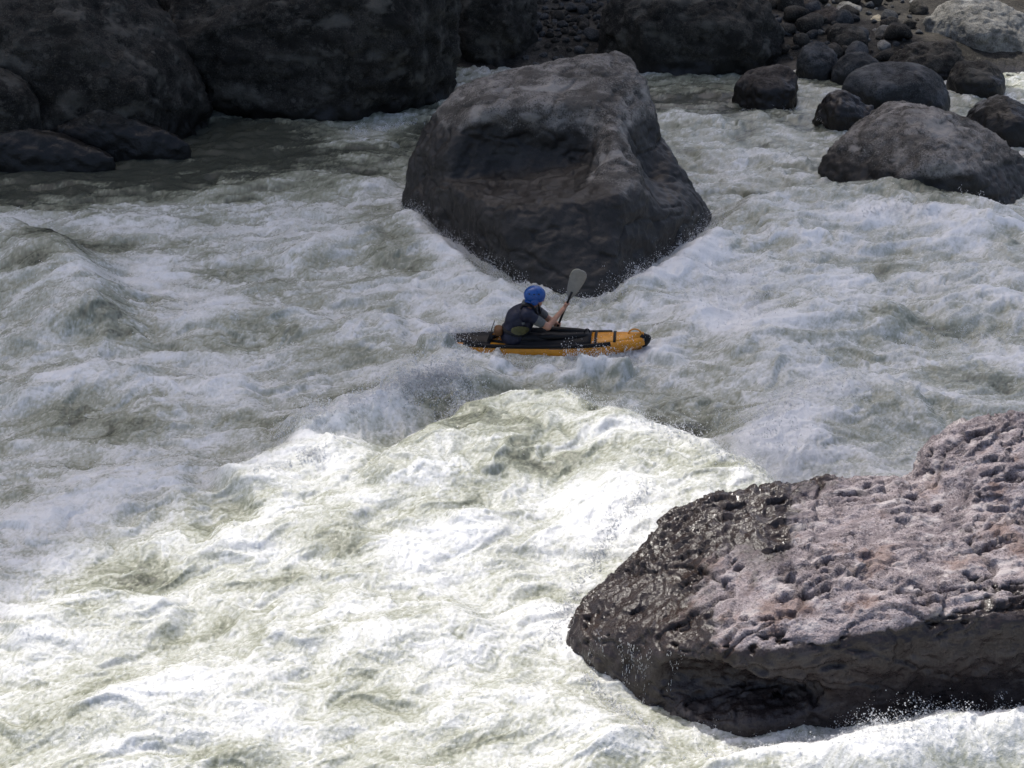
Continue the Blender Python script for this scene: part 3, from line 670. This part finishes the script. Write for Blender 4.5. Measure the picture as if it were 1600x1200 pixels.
# ------------------------------------------------------------------ kayak, paddler, paddle
def flat_mat(name, col, rough=.5, var=.25, scale=14, bump=.25, spec=.4):
    m = NT(name); P = m.obj(); n = m.noise(P, scale, 4, .6)
    c2 = tuple(c * (1 - var) for c in col[:3]) + (1,)
    return m.done(m.mix(m.ramp(n, .35, .65), c2, col), m.math('ADD', m.math('MULTIPLY', n, .25), rough - .12), m.bump(n, bump, .015), spec)
MAT['yellow'] = flat_mat('yellow_orange_pvc', RGB(.66, .27, .012), .32, .22, 9)
MAT['black'] = flat_mat('black_rubber', RGB(.009, .0095, .011), .5, .3, 12, .25, .22)
MAT['greyprint'] = flat_mat('grey_print', RGB(.24, .25, .27), .45, .5, 18)
MAT['skin'] = flat_mat('skin', RGB(.50, .26, .17), .45, .15, 20, .1)
MAT['blue'] = flat_mat('blue_helmet', RGB(.008, .075, .30), .28, .12, 10, .05, .5)
MAT['navy'] = flat_mat('navy_vest', RGB(.012, .015, .036), .55, .4, 22, .5)
MAT['olive'] = flat_mat('olive_panel', RGB(.10, .095, .035), .6, .3, 22, .5)
MAT['greycloth'] = flat_mat('grey_sleeve', RGB(.13, .135, .13), .7, .25, 25, .4)
MAT['pack'] = flat_mat('orange_brown_bag', RGB(.15, .065, .02), .6, .3, 20, .4)
MAT['blade'] = flat_mat('grey_blade', RGB(.30, .29, .26), .4, .15, 16, .1)
MAT['bladepale'] = flat_mat('pale_blade_edge', RGB(.45, .42, .33), .45, .15, 16, .1)
MAT['shaft'] = flat_mat('black_shaft', RGB(.012, .012, .014), .35, .2, 20, .1)

def sweep(path, ra, rb=None, n=14, close=True, up=(0, 0, 1)):
    """tube along path; ra = side radius, rb = vertical radius at each path point"""
    path = np.array(path, float); m = len(path); rb = ra if rb is None else rb
    ra = np.broadcast_to(np.array(ra, float), m); rb = np.broadcast_to(np.array(rb, float), m)
    T = np.gradient(path, axis=0); T /= np.maximum(np.linalg.norm(T, axis=1, keepdims=True), 1e-9)
    U = np.array(up, float) - T * (T @ np.array(up, float))[:, None]; U /= np.maximum(np.linalg.norm(U, axis=1, keepdims=True), 1e-9)
    S = np.cross(T, U); a = np.linspace(0, 2 * pi, n, endpoint=False)
    V = (path[:, None] + S[:, None] * (np.cos(a)[None, :, None] * ra[:, None, None]) + U[:, None] * (np.sin(a)[None, :, None] * rb[:, None, None])).reshape(-1, 3)
    F = [(i * n + j, i * n + (j + 1) % n, (i + 1) * n + (j + 1) % n, (i + 1) * n + j) for i in range(m - 1) for j in range(n)]
    if close: F += [tuple(range(n))[::-1], tuple((m - 1) * n + j for j in range(n))]
    me = bpy.data.meshes.new('sweep'); me.from_pydata(V.tolist(), [], F); me.update()
    bm = bmesh.new(); bm.from_mesh(me); bmesh.ops.recalc_face_normals(bm, faces=bm.faces); bm.to_mesh(me); bm.free()
    me.polygons.foreach_set('use_smooth', np.ones(len(me.polygons), bool))
    return me
def sheet(rows, thick=.012):
    """closed thin sheet through rows of points"""
    R = np.array(rows, float); a, b = R.shape[:2]; V = R.reshape(-1, 3); n = len(V)
    W = V.copy(); W[:, 2] -= thick; VV = np.concatenate([V, W]); F = []
    for i in range(a - 1):
        for j in range(b - 1):
            q = (i * b + j, i * b + j + 1, (i + 1) * b + j + 1, (i + 1) * b + j); F.append(q); F.append(tuple(k + n for k in q[::-1]))
    border = [i * b for i in range(a)] + [(a - 1) * b + j for j in range(1, b)] + [i * b + b - 1 for i in range(a - 2, -1, -1)] + [j for j in range(b - 2, 0, -1)]
    for k in range(len(border)):
        p, q = border[k], border[(k + 1) % len(border)]; F.append((p, q, q + n, p + n))
    me = bpy.data.meshes.new('sheet'); me.from_pydata(VV.tolist(), [], F); me.update()
    bm = bmesh.new(); bm.from_mesh(me); bmesh.ops.recalc_face_normals(bm, faces=bm.faces); bm.to_mesh(me); bm.free()
    me.polygons.foreach_set('use_smooth', np.ones(len(me.polygons), bool))
    return me
KY = at_z(865, 548, .035)
def build_kayak():
    K = empty('kayak', KY, radians(-7)); K.rotation_euler.y = radians(-3.2)
    tag(K, 'yellow-orange inflatable kayak with black deck, bow pointing right, stern buried in spray', 'kayak')
    LB, LS = 1.27, 1.60
    def X(t): return t * (LB if t > 0 else LS)
    def w(t): return .175 * (1 - abs(t) ** 3.0) ** .9
    def zc(t): return .07 + .10 * max(t, 0) ** 2.5 + .06 * max(-t, 0) ** 3
    def r(t): return .115 * (1 - .50 * abs(t) ** 3.5)
    ts = np.linspace(-1, .955, 46)
    for sd in (-1, 1):
        link('side_tube', sweep([(X(t), sd * w(t), zc(t)) for t in ts], [r(t) for t in ts], n=18), MAT['yellow'], K)
        tt = np.linspace(-.75, .62, 30)
        link('rubbing_strip', sweep([(X(t), sd * (w(t) + r(t) * .62), zc(t) + r(t) * .80) for t in tt], .026, .032, n=8), MAT['black'], K)
    tb = np.linspace(-.95, .93, 36)
    link('floor', sweep([(X(t), 0, zc(t) - .06) for t in tb], [max(w(t), .03) for t in tb], .07, n=16), MAT['yellow'], K)
    def deck(t0, t1, rise, nrow=14, wk=1.0):
        rows = []
        for t in np.linspace(t0, t1, nrow):
            ww = w(t) * wk + r(t) * .35
            rows.append([(X(t), ww * q, zc(t) + r(t) * (.93 if wk == 1 else .95) + rise * (1 - q * q)) for q in np.linspace(-1, 1, 11)])
        return sheet(rows)
    link('bow_deck', deck(.40, .965, .05), MAT['yellow'], K)
    link('cockpit_cover', deck(-.30, .415, .085), MAT['black'], K)
    link('stern_deck', deck(-.93, -.52, .07), MAT['black'], K)
    # black end cap, swept up at the tip
    cap = [(X(.93), 0, zc(.93) - .0), (X(.97), 0, zc(.97) + .005), (X(1.0), 0, zc(1) + .012), (X(1.03), 0, zc(1.03) + .028)]
    link('bow_cap', sweep(cap, [.088, .082, .058, .022], [.108, .100, .072, .030], n=16), MAT['black'], K)
    cap = [(X(-.95), 0, zc(-.95)), (X(-1.0), 0, zc(-1)), (X(-1.03), 0, zc(-1) + .02)]
    link('stern_cap', sweep(cap, [.09, .06, .02], [.1, .07, .03], n=14), MAT['black'], K)
    a = np.linspace(0, pi, 14)
    link('grab_loop', sweep([(X(.87) + .085 * math.cos(q), -.02, zc(.87) + .105 + .075 * math.sin(q)) for q in a], .011, n=8, up=(0, 1, 0)), MAT['yellow'], K)
    link('grab_loop', sweep([(X(.37) + .035 * math.cos(q), -.05, zc(.37) + .21 + .05 * math.sin(q)) for q in a], .010, n=8, up=(0, 1, 0)), MAT['black'], K)
    # black roll along the cockpit, and the coaming round the paddler
    tt = np.linspace(-.12, .40, 18)
    for sd in (-1, 1): link('cockpit_roll', sweep([(X(t), sd * (w(t) * .62 - .16 * (t - .1)), zc(t) + .190 - .05 * t) for t in tt], [.040 * (1 - abs(2 * (t + .12) / .52 - 1) ** 6) + .004 for t in tt], n=12), MAT['black'], K)
    q = np.linspace(0, 2 * pi, 40)
    link('coaming', sweep([(-.50 + .36 * math.cos(b), (.17) * math.sin(b), .195 + .02 * math.cos(b)) for b in q], .028, n=10, close=False), MAT['black'], K)
    link('backrest', sheet([[(-.90 + .10 * z, y, .16 + .25 * z) for y in np.linspace(-.15, .15, 7)] for z in np.linspace(0, 1, 6)], .03), MAT['black'], K)
    tt = np.linspace(-.02, .12, 8)
    link('side_print', sheet([[(X(t), -(w(t) + r(t) * (.80 + .14 * k)), zc(t) + r(t) * (.60 - .34 * k)) for k in np.linspace(0, 1, 4)] for t in tt], .004), MAT['greyprint'], K)
    for t in (.46, .66):
        link('deck_strap', sheet([[(X(t) + dx, (w(t) + r(t) * .5) * q, zc(t) + r(t) * .93 + .058 * (1 - q * q) + .006) for q in np.linspace(-1, 1, 11)] for dx in (-.018, .018)], .006), MAT['black'], K)
build_kayak()

def seg(P, a, b):
    d = b - a; t = np.clip(((P - a) @ d) / (d @ d), 0, 1); return np.linalg.norm(P - (a + t[:, None] * d), axis=1), t
def caps(prims, k):
    prims = [(np.array(a, np.float32), np.array(b, np.float32), ra, rb, kk) for a, b, ra, rb, kk in prims]
    def f(P):
        d = None
        for a, b, ra, rb, kk in prims:
            l, t = seg(P, a, b); e = l - (ra + (rb - ra) * t); d = e if d is None else smin(d, e, kk or k)
        return d
    return f
def build_person():
    C = KY[1] + .05
    hip = at_y(801, 524, C); chest = at_y(813, 499, C); neck = at_y(827, 480, C); head = at_y(836, 466, C)
    shN, shF = at_y(823, 491, C - .17), at_y(830, 477, C + .18)
    elN, elF = at_y(856, 511, C - .16), at_y(858, 499, C + .26)
    haN = at_y(885, 477, C + .10); haF = at_y(872, 508, C + .24)
    wrN = haN + (elN - haN) * .22; wrF = haF + (elF - haF) * .3
    sh_dir = haN - haF; sh_dir /= np.linalg.norm(sh_dir)
    base = np.array([hip[0], hip[1], KY[2] + .12])
    fw = np.array([1.0, -.05, 0]); side = np.array([0, 1.0, 0])
    T = hip - hip
    torso = [(hip + side * .08, hip - side * .08, .125, .125, .05), (hip, chest, .135, .150, .08), (chest, neck + np.array([-.03, 0, -.06]), .150, .115, .08),
             (shN, shF, .075, .075, .07), (neck + np.array([-.02, 0, -.04]), head + np.array([-.01, 0, -.04]), .055, .055, .03)]
    legs = []
    for sd in (-1, 1):
        kn = hip + fw * .40 + side * sd * .10 + np.array([0, 0, .0]); ft = kn + fw * .38 + np.array([0, -sd * .03, -.08])
        legs += [(hip + side * sd * .07, kn, .080, .058, .03), (kn, ft, .055, .04, .02), (ft, ft + np.array([.05, 0, .10]), .035, .025, .02)]
    arms = [(shN, elN, .056, .045, .03), (elN, wrN, .043, .029, .015), (shF, elF, .056, .045, .03), (elF, wrF, .043, .029, .015)]
    headp = [(head + np.array([.0, 0, .03]), head + np.array([.01, 0, -.01]), .092, .088, .03), (head + np.array([.03, 0, -.03]), head + np.array([.055, 0, -.075]), .066, .040, .03),
             (head + np.array([.085, 0, .0]), head + np.array([.112, 0, -.03]), .014, .017, .012), (head + np.array([.075, -.02, -.07]), head + np.array([.075, .02, -.07]), .014, .014, .01),
             (head + np.array([-.005, -.088, -.015]), head + np.array([.0, -.092, .02]), .015, .017, .008), (head + np.array([-.005, .088, -.015]), head + np.array([.0, .092, .02]), .015, .017, .008),
             (head + np.array([.07, -.035, .022]), head + np.array([.07, .035, .022]), .022, .022, .012)]
    hands = []
    for ha, wr in ((haN, wrN), (haF, wrF)):
        away = ha - wr; away /= np.linalg.norm(away)
        s2 = np.cross(sh_dir, away); s2 /= np.linalg.norm(s2); out = np.cross(s2, sh_dir)
        palm = ha - out * .035
        hands.append((wr, palm - sh_dir * .015, .027, .028, .015)); hands.append((palm - sh_dir * .032, palm + sh_dir * .032, .021, .021, .01))
        for i, L in enumerate((.85, 1.0, .95, .75)):
            o = sh_dir * (.036 - .024 * i); a0 = palm + o + s2 * .012
            a1 = ha + o + s2 * .030 * L + out * .004; a2 = ha + o + out * .030 * L + s2 * .012; a3 = ha + o + out * .020 - s2 * .018 * L
            hands += [(a0, a1, .011, .0105, .004), (a1, a2, .0105, .0095, .003), (a2, a3, .0095, .008, .003)]
        hands += [(palm + sh_dir * .035, ha + sh_dir * .045 - s2 * .026, .013, .011, .006), (ha + sh_dir * .045 - s2 * .026, ha + sh_dir * .040 + out * .022 - s2 * .018, .011, .009, .004)]
    f = caps(torso + legs + arms + headp + hands, .03)
    allp = np.array([p for q in torso + legs + arms + headp + hands for p in q[:2]])
    V, Q = surface_nets(f, allp.min(0) - .18, allp.max(0) + .15, .0105)
    R = tag(empty('person', base), 'paddler in blue helmet and dark vest sitting in the yellow kayak', 'person')
    link('body', mesh_np('body', V - base, Q), MAT['skin'], R)
    def cloth(name, fn, lo, hi, mat, h=.013, par=R):
        V, Q = surface_nets(fn, lo, hi, h); N = vnormals(V, Q); V = V + N * ((.001 if mat is MAT['blue'] else .007) * fbm3(V * 14, 3))[:, None]
        return link(name, mesh_np(name, V - base, Q), mat, par)
    ft = caps(torso[:4], .05)
    vz0 = chest[2]
    def vest(P):
        d = ft(P) - .030
        top = (P - neck) @ np.array([.35, 0, .94], np.float32) + .02; bot = -((P - hip) @ np.array([.2, 0, .98], np.float32)) + .07
        d = smax(smax(d, top, .02), bot, .02)
        for s_, nn in ((shN, -1), (shF, 1)): d = smax(d, (P - s_) @ np.array([0, nn, 0], np.float32) - .0, .03)
        return d
    lo, hi = np.minimum(hip, neck) - .3, np.maximum(hip, neck) + .3
    vst = cloth('life_vest', vest, lo, hi, MAT['navy'])
    def panel(P):
        d = np.abs(ft(P) - .036) - .006; c = (chest + hip) / 2 + np.array([.05, -.16, .03])
        q = np.linalg.norm((P - c) / np.array([.13, .16, .075]), axis=1) - 1
        return smax(d, q * .07, .01)
    cloth('side_panel', panel, lo, hi, MAT['olive'], .009, vst)
    def belt(P):
        d = ft(P) - .042; b = np.abs((P - hip) @ np.array([.2, 0, .98], np.float32) - .10) - .022; return smax(d, b, .008)
    for sd, s_ in ((-1, shN), (1, shF)):
        c = (neck * .45 + s_ * .55)
        pth = [c + np.array([-.13, 0, -.16]), c + np.array([-.13, 0, -.02]), c + np.array([-.07, 0, .085]), c + np.array([.02, 0, .095]), c + np.array([.11, 0, .02]), c + np.array([.14, 0, -.10])]
        link('shoulder_strap', sweep([q - base for q in pth], .030, .013, n=10, up=(0, 0, 1)), MAT['black'], vst)
    link('buckle', sweep([chest + np.array([.02, -.21, .02]) - base, chest + np.array([.06, -.21, .03]) - base], .018, n=8), MAT['greycloth'], vst)
    cloth('waist_belt', belt, lo, hi, MAT['black'], .011, vst)
    def short(P):
        d = ft(P) - .016
        for s_, e_ in ((shN, elN), (shF, elF)):
            l, t = seg(P, s_, s_ + (e_ - s_) * .60); d = smin(d, l - (.072 - .008 * t), .03)
        return smax(d, (P - neck) @ np.array([.35, 0, .94], np.float32) - .035, .01)
    cloth('trousers', lambda P, g=caps(legs, .03): g(P) - .014, hip - .35, hip + np.array([1.0, .35, .3]), MAT['black'], .016)
    cloth('shirt', short, lo - .1, hi + .2, MAT['navy'])
    for s_, e_ in ((shN, elN), (shF, elF)):
        a, b = s_ + (e_ - s_) * .42, s_ + (e_ - s_) * .80
        def cuff(P, a=a, b=b): l, t = seg(P, a, b); d = (b - a) / np.linalg.norm(b - a); e = np.abs((P - (a + b) / 2) @ d) - np.linalg.norm(b - a) / 2; return smax(l - .071 + .012 * t, e, .01)
        cloth('sleeve_cuff', cuff, np.minimum(a, b) - .12, np.maximum(a, b) + .12, MAT['greycloth'], .009)
    def collar(P):
        l, t = seg(P, neck + np.array([-.055, 0, -.07]), neck + np.array([.0, 0, .065])); return smax(np.abs(l - .078) - .018, np.abs(t - .5) - .49, .01)
    cloth('collar', collar, neck - .2, neck + .2, MAT['greycloth'], .009)
    # helmet: shell open below the brow, small brim, chin strap
    hc = head + np.array([-.005, 0, .052]); hr = np.array([.145, .122, .122], np.float32)
    def shell(P):
        q = np.linalg.norm((P - hc) / hr, axis=1); d = (q - 1) * .118
        d = np.abs(d + .008) - .010
        return smax(d, -((P - hc) @ np.array([-.10, 0, 1.0], np.float32)) - .075, .006)
    hm = cloth('helmet', shell, hc - .2, hc + .2, MAT['blue'], .009)
    def brim(P):
        q = np.linalg.norm((P - hc)[:, :2] / (hr[:2] - .020), axis=1); z = (P - hc) @ np.array([-.10, 0, 1.0], np.float32) + .072
        return smax(np.abs(q - .99) * .13 - .012, np.abs(z) - .012, .006)
    cloth('brim', brim, hc - .2, hc + .2, MAT['blue'], .008, hm)
    for sd in (-1, 1):
        def ear(P, sd=sd):
            q = (P - (head + np.array([-.005, sd * .105, -.012]))) / np.array([.05, .020, .055]); return (np.linalg.norm(q, axis=1) - 1) * .02
        cloth('ear_guard', ear, head - .2, head + .2, MAT['blue'], .007, hm)
    for dx_ in (-.07, -.01, .05):
        for sd in (-1, 1):
            def vent(P, dx_=dx_, sd=sd):
                q = (P - (hc + np.array([dx_, sd * .112 * math.sqrt(max(1 - (dx_ / .15) ** 2 - .12, .1)), .045]))) / np.array([.020, .016, .010]); return (np.linalg.norm(q, axis=1) - 1) * .01
            cloth('vent', vent, hc - .17, hc + .17, MAT['black'], .006, hm)
    st = [head + np.array([.03, -.094, .02]), head + np.array([.035, -.088, -.04]), head + np.array([.055, -.045, -.105]), head + np.array([.06, 0, -.118]), head + np.array([.055, .045, -.105]), head + np.array([.035, .088, -.04]), head + np.array([.03, .094, .02])]
    link('chin_strap', sweep([q - base for q in st], .010, n=8, up=(1, 0, 0)), MAT['black'], hm)
    def bag(P):
        q = (P - (hip + np.array([-.19, -.05, .09]))) / np.array([.06, .10, .06]); return ((np.abs(q) ** 3).sum(1) ** (1 / 3) - 1) * .075
    cloth('waist_bag', bag, hip - .4, hip + .4, MAT['pack'], .011)
    return haN, haF, sh_dir
HN, HF, _ = build_person()

def build_paddle():
    d = HN - HF; d = d / np.linalg.norm(d)
    a = HN; up_end = a + d * .13; low_end = a - d * 1.30
    base = a - d * .55
    R = tag(empty('paddle', base), 'black-shafted paddle with grey blade raised in the right hand of the paddler', 'paddle')
    n = 12; link('shaft', sweep([low_end + (up_end + d * .12 - low_end) * t - base for t in np.linspace(0, 1, n)], .0165, n=12, up=(0, 1, 0)), MAT['shaft'], R)
    for sgn, st in ((1, up_end - d * .02), (-1, low_end + d * .02)):
        dd = d * sgn; wide = np.cross(dd, np.array([0.25, 1.0, .35])); wide /= np.linalg.norm(wide); nn = np.cross(wide, dd)
        L = .55; prof = [(0, .016), (.06, .030), (.16, .055), (.30, .078), (.5, .096), (.68, .106), (.82, .105), (.91, .093), (.965, .070), (.99, .045), (1.0, .018)]
        V = []; F = []; mcols = 9
        for lay in (1, -1):
            for (t, hw) in prof:
                for j in range(mcols):
                    q = -1 + 2 * j / (mcols - 1); off = .012 * math.sin(t * pi) * 1.6 - .016 * (1 - q * q) * 0 + .005 * q * q
                    th = .004 + .006 * max(0, 1 - abs(q) * 4) * (1 - t)
                    V.append(st + dd * (L * t - .05 * L * q * t * .4 * (1 - t) * 4) + wide * hw * q + nn * (off + lay * th) - base)
        m = len(prof) * mcols
        for i in range(len(prof) - 1):
            for j in range(mcols - 1):
                q = (i * mcols + j, i * mcols + j + 1, (i + 1) * mcols + j + 1, (i + 1) * mcols + j); F.append(q); F.append(tuple(k + m for k in q[::-1]))
            for j in (0, mcols - 1): F.append((i * mcols + j, (i + 1) * mcols + j, (i + 1) * mcols + j + m, i * mcols + j + m))
        for i in (0, len(prof) - 1):
            for j in range(mcols - 1): F.append((i * mcols + j, i * mcols + j + 1, i * mcols + j + 1 + m, i * mcols + j + m))
        me = bpy.data.meshes.new('blade'); me.from_pydata([tuple(v) for v in V], [], F); me.update()
        bm = bmesh.new(); bm.from_mesh(me); bmesh.ops.recalc_face_normals(bm, faces=bm.faces); bm.to_mesh(me); bm.free()
        me.polygons.foreach_set('use_smooth', np.ones(len(me.polygons), bool))
        bl = link('blade', me, MAT['blade'], R)
        edge = [st + dd * (L * t - .05 * L * t * .4 * (1 - t) * 4) + wide * hw + nn * (.012 * math.sin(t * pi) * 1.6 + .005) - base for t, hw in prof[5:]]
        link('blade_edge', sweep(edge, .006, n=6, up=(.3, .8, .2)), MAT['bladepale'], bl)
        link('spine', sweep([st + dd * (L * t) + nn * (.012 * math.sin(t * pi) * 1.6 + .006) - base for t in np.linspace(0, .75, 8)], np.linspace(.012, .004, 8), n=8, up=(0, 1, 0)), MAT['shaft'], bl)
build_paddle()
print('kayak', round(time.time() - T0, 1))

# ------------------------------------------------------------------ spray: drops thrown up by the water
def spray_group():
    g = bpy.data.node_groups.new('drops', 'GeometryNodeTree')
    g.interface.new_socket('Geometry', in_out='INPUT', socket_type='NodeSocketGeometry'); g.interface.new_socket('Geometry', in_out='OUTPUT', socket_type='NodeSocketGeometry')
    N = g.nodes; L = g.links; i = N.new('NodeGroupInput'); o = N.new('NodeGroupOutput')
    ico = N.new('GeometryNodeMeshIcoSphere'); ico.inputs['Radius'].default_value = 1.0; ico.inputs['Subdivisions'].default_value = 1
    sm = N.new('GeometryNodeSetShadeSmooth'); L.new(ico.outputs[0], sm.inputs[0])
    mt = N.new('GeometryNodeSetMaterial'); L.new(sm.outputs[0], mt.inputs[0]); mt.inputs['Material'].default_value = MAT['drop']
    ins = N.new('GeometryNodeInstanceOnPoints'); L.new(i.outputs[0], ins.inputs['Points']); L.new(mt.outputs[0], ins.inputs['Instance'])
    at = N.new('GeometryNodeInputNamedAttribute'); at.data_type = 'FLOAT_VECTOR'; at.inputs[0].default_value = 'size'
    L.new(at.outputs[0], ins.inputs['Scale']); L.new(ins.outputs[0], o.inputs[0])
    return g
m = NT('spray_drop'); m.done(RGB(.86, .87, .88), .15, None, .5)
_tr = m.n('ShaderNodeBsdfTranslucent'); _tr.inputs[0].default_value = RGB(.9, .9, .9); _mx = m.n('ShaderNodeMixShader'); _mx.inputs[0].default_value = .5
m.t.links.new(m.b.outputs[0], _mx.inputs[1]); m.t.links.new(_tr.outputs[0], _mx.inputs[2]); m.t.links.new(_mx.outputs[0], m.out.inputs[0])
MAT['drop'] = m.m
DROPS = spray_group()
def spray(P, S, label):
    me = bpy.data.meshes.new('spray'); me.vertices.add(len(P)); me.vertices.foreach_set('co', np.ascontiguousarray(P, np.float32).ravel())
    me.attributes.new('size', 'FLOAT_VECTOR', 'POINT').data.foreach_set('vector', np.ascontiguousarray(S, np.float32).ravel())
    me.materials.append(MAT['drop'])
    o = link('spray', me); md = o.modifiers.new('drops', 'NODES'); md.node_group = DROPS
    return tag(o, label, 'spray', kind='stuff')
def plume(path, n, up, spread, r0=.0022, r1=.0095, seed=0, z0=0.0, clump=14, lean=(0, 0)):
    """drops in torn clumps above a path in survey pixels"""
    r = np.random.default_rng(seed); pts = np.array([at_z(x, y, z0)[:2] for x, y in path]); m = max(n // clump, 1)
    t = r.random(m) * (len(pts) - 1); i = t.astype(int).clip(0, len(pts) - 2); f = (t - i)[:, None]
    c = pts[i] * (1 - f) + pts[i + 1] * f + r.normal(size=(m, 2)) * spread
    hgt = up * r.random(m) ** 2.6 * (.35 + .65 * np.abs(np.sin(t * 3.1 + seed)))
    P = []; S = []
    for k in range(m):
        q = clump; s = np.linspace(0, 1, q) ** .8; d = r.normal(size=2) * .5 + np.array(lean)
        jit = r.normal(size=(q, 3)) * (.012 + .035 * s[:, None]) * (.4 + up * 1.2)
        xy = c[k] + d[None] * (s * hgt[k])[:, None]; z = water_z(*c[k]) - .01 + hgt[k] * s * (1.9 - .9 * s)
        P.append(np.column_stack([xy, z]) + jit); S.append(r0 * (r1 / r0) ** (r.random(q) ** 2.2) * (1.15 - .5 * s))
    P = np.concatenate(P); S = np.concatenate(S)
    return P, np.repeat(S[:, None], 3, 1) * np.column_stack([np.ones(len(S)), np.ones(len(S)), .8 + .9 * r.random(len(S))])
def add_spray(label, *pl):
    P = np.concatenate([p[0] for p in pl]); S = np.concatenate([p[1] for p in pl]); return spray(P, S, label)
add_spray('white splash thrown up by the breaking wave in front of the kayak stern', plume([(440, 668), (520, 655), (600, 625), (650, 600), (700, 580), (740, 600)], 8000, .32, .12, .0025, .012, seed=1, z0=.3), plume([(620, 620), (660, 590), (720, 585), (700, 640)], 7000, .5, .13, .0025, .015, seed=2, z0=.3))
add_spray('white spray round the kayak hull', plume([(680, 545), (715, 536), (735, 528), (790, 530)], 12000, .28, .12, .0025, .012, seed=3, z0=.05), plume([(700, 565), (800, 578), (900, 582), (990, 578)], 7000, .20, .07, seed=4, z0=.05), plume([(890, 566), (940, 560), (990, 564)], 5000, .30, .06, .0025, .012, seed=5, z0=.05))
add_spray('spray along the foot of the big mid-stream boulder', plume([(632, 325), (680, 375), (740, 415), (800, 452)], 9000, .40, .12, seed=6), plume([(960, 470), (1010, 430), (1070, 398), (1120, 355)], 8000, .34, .14, seed=7), plume([(800, 455), (880, 470), (960, 470)], 4000, .2, .08, seed=8))
add_spray('spray along the crest of the sunlit standing wave', plume([(400, 725), (480, 692), (500, 700)], 1800, .2, .06, seed=9, z0=.45), plume([(890, 618), (960, 640), (1040, 680), (1130, 715), (1200, 740)], 6000, .22, .10, seed=10, z0=.4))
add_spray('spray boiling up in the chute on the right', plume([(1080, 480), (1130, 430), (1190, 470), (1150, 520)], 7000, .28, .30, seed=11), plume([(1180, 720), (1200, 680), (1250, 650), (1330, 640)], 6500, .28, .25, seed=12), plume([(1340, 350), (1400, 338), (1470, 345)], 2200, .2, .12, seed=13, z0=.2), plume([(1380, 560), (1480, 540), (1560, 520)], 2000, .15, .25, seed=14))
add_spray('spray round the foot of the pitted near boulder', plume([(862, 1010), (890, 950), (950, 870), (1010, 815)], 3500, .13, .05, seed=15), plume([(1330, 1165), (1400, 1125), (1500, 1098), (1620, 1085)], 6000, .28, .16, seed=16, z0=.2), plume([(1100, 1195), (1240, 1175), (1330, 1190)], 1500, .12, .06, seed=17), plume([(1395, 705), (1430, 705)], 250, .22, .04, seed=18, z0=.1), plume([(905, 1065), (960, 1110), (1030, 1160)], 2000, .12, .05, seed=19))
add_spray('spray round the rocks at the far side', plume([(1290, 200), (1340, 200), (1385, 192)], 900, .22, .1, .004, .012, seed=20), plume([(1150, 170), (1240, 170)], 500, .15, .1, .004, .01, seed=21), plume([(540, 205), (600, 200), (650, 190)], 1200, .14, .15, .004, .01, seed=22), plume([(1500, 335), (1600, 350)], 700, .12, .1, seed=23))
def trickles():
    from mathutils.bvhtree import BVHTree
    from mathutils import Vector
    ob = bpy.data.objects['near_boulder']; me = ob.data; n = len(me.vertices); co = np.empty(n * 3, np.float32); me.vertices.foreach_get('co', co); co = co.reshape(-1, 3) + np.array(ob.location)
    q = np.empty(len(me.loops), np.int32); me.loops.foreach_get('vertex_index', q); q = q.reshape(-1, 4); cz = co[q[:, 0]]
    q = q[(cz[:, 0] < 2.6) & (cz[:, 1] < 11.5)]
    tr = BVHTree.FromPolygons(co.tolist(), q.tolist()); r = np.random.default_rng(8); P = []; S = []
    for x0, y0, y1, nn in [(972, 1000, 1085, 90), (981, 1005, 1100, 130), (990, 1008, 1075, 60), (1003, 1012, 1110, 110), (1012, 1012, 1060, 40), (1048, 1015, 1090, 60), (1062, 1015, 1050, 25), (940, 985, 1040, 50), (925, 1000, 1045, 40)]:
        for k in range(nn // 2):
            t = r.random() ** 1.2; px = x0 + 4 * math.sin(t * 6 + x0) + r.normal() * 2.6; py = y0 + (y1 - y0) * t
            d = Vector(ray(px, py)).normalized(); hit = tr.ray_cast(Vector((0, 0, CAM_H)), d)[0]
            if hit is None: continue
            P.append(np.array(hit - d * .012)); a = .0012 + .0022 * r.random() ** 2; S.append((a, a, a * r.uniform(1.5, 9)))
    spray(np.array(P), np.array(S), 'thin trickles of water running off the left end of the pitted boulder')
trickles()
def grain():
    r = np.random.default_rng(77); P = []; S = []
    ii = r.integers(20, RX.shape[0] - 1, 240000); jj = r.integers(20, RX.shape[1] - 20, 240000)
    keep = (RF[ii, jj] + .25 * r.normal(size=len(ii)) > .72) & (RY[ii, jj] < 24); ii, jj = ii[keep], jj[keep]
    P = np.column_stack([RX[ii, jj], RY[ii, jj], RH[ii, jj]]) + np.column_stack([r.normal(size=(len(ii), 2)) * .01, np.abs(r.normal(size=len(ii))) * .022])
    s = .0015 * (4.0) ** (r.random(len(ii)) ** 2) * (.6 + RY[ii, jj] / 22)
    return spray(P, np.repeat(s[:, None], 3, 1), 'fine drops dancing over the white water'), len(ii)
print('grain', grain()[1])
print('total', round(time.time() - T0, 1))
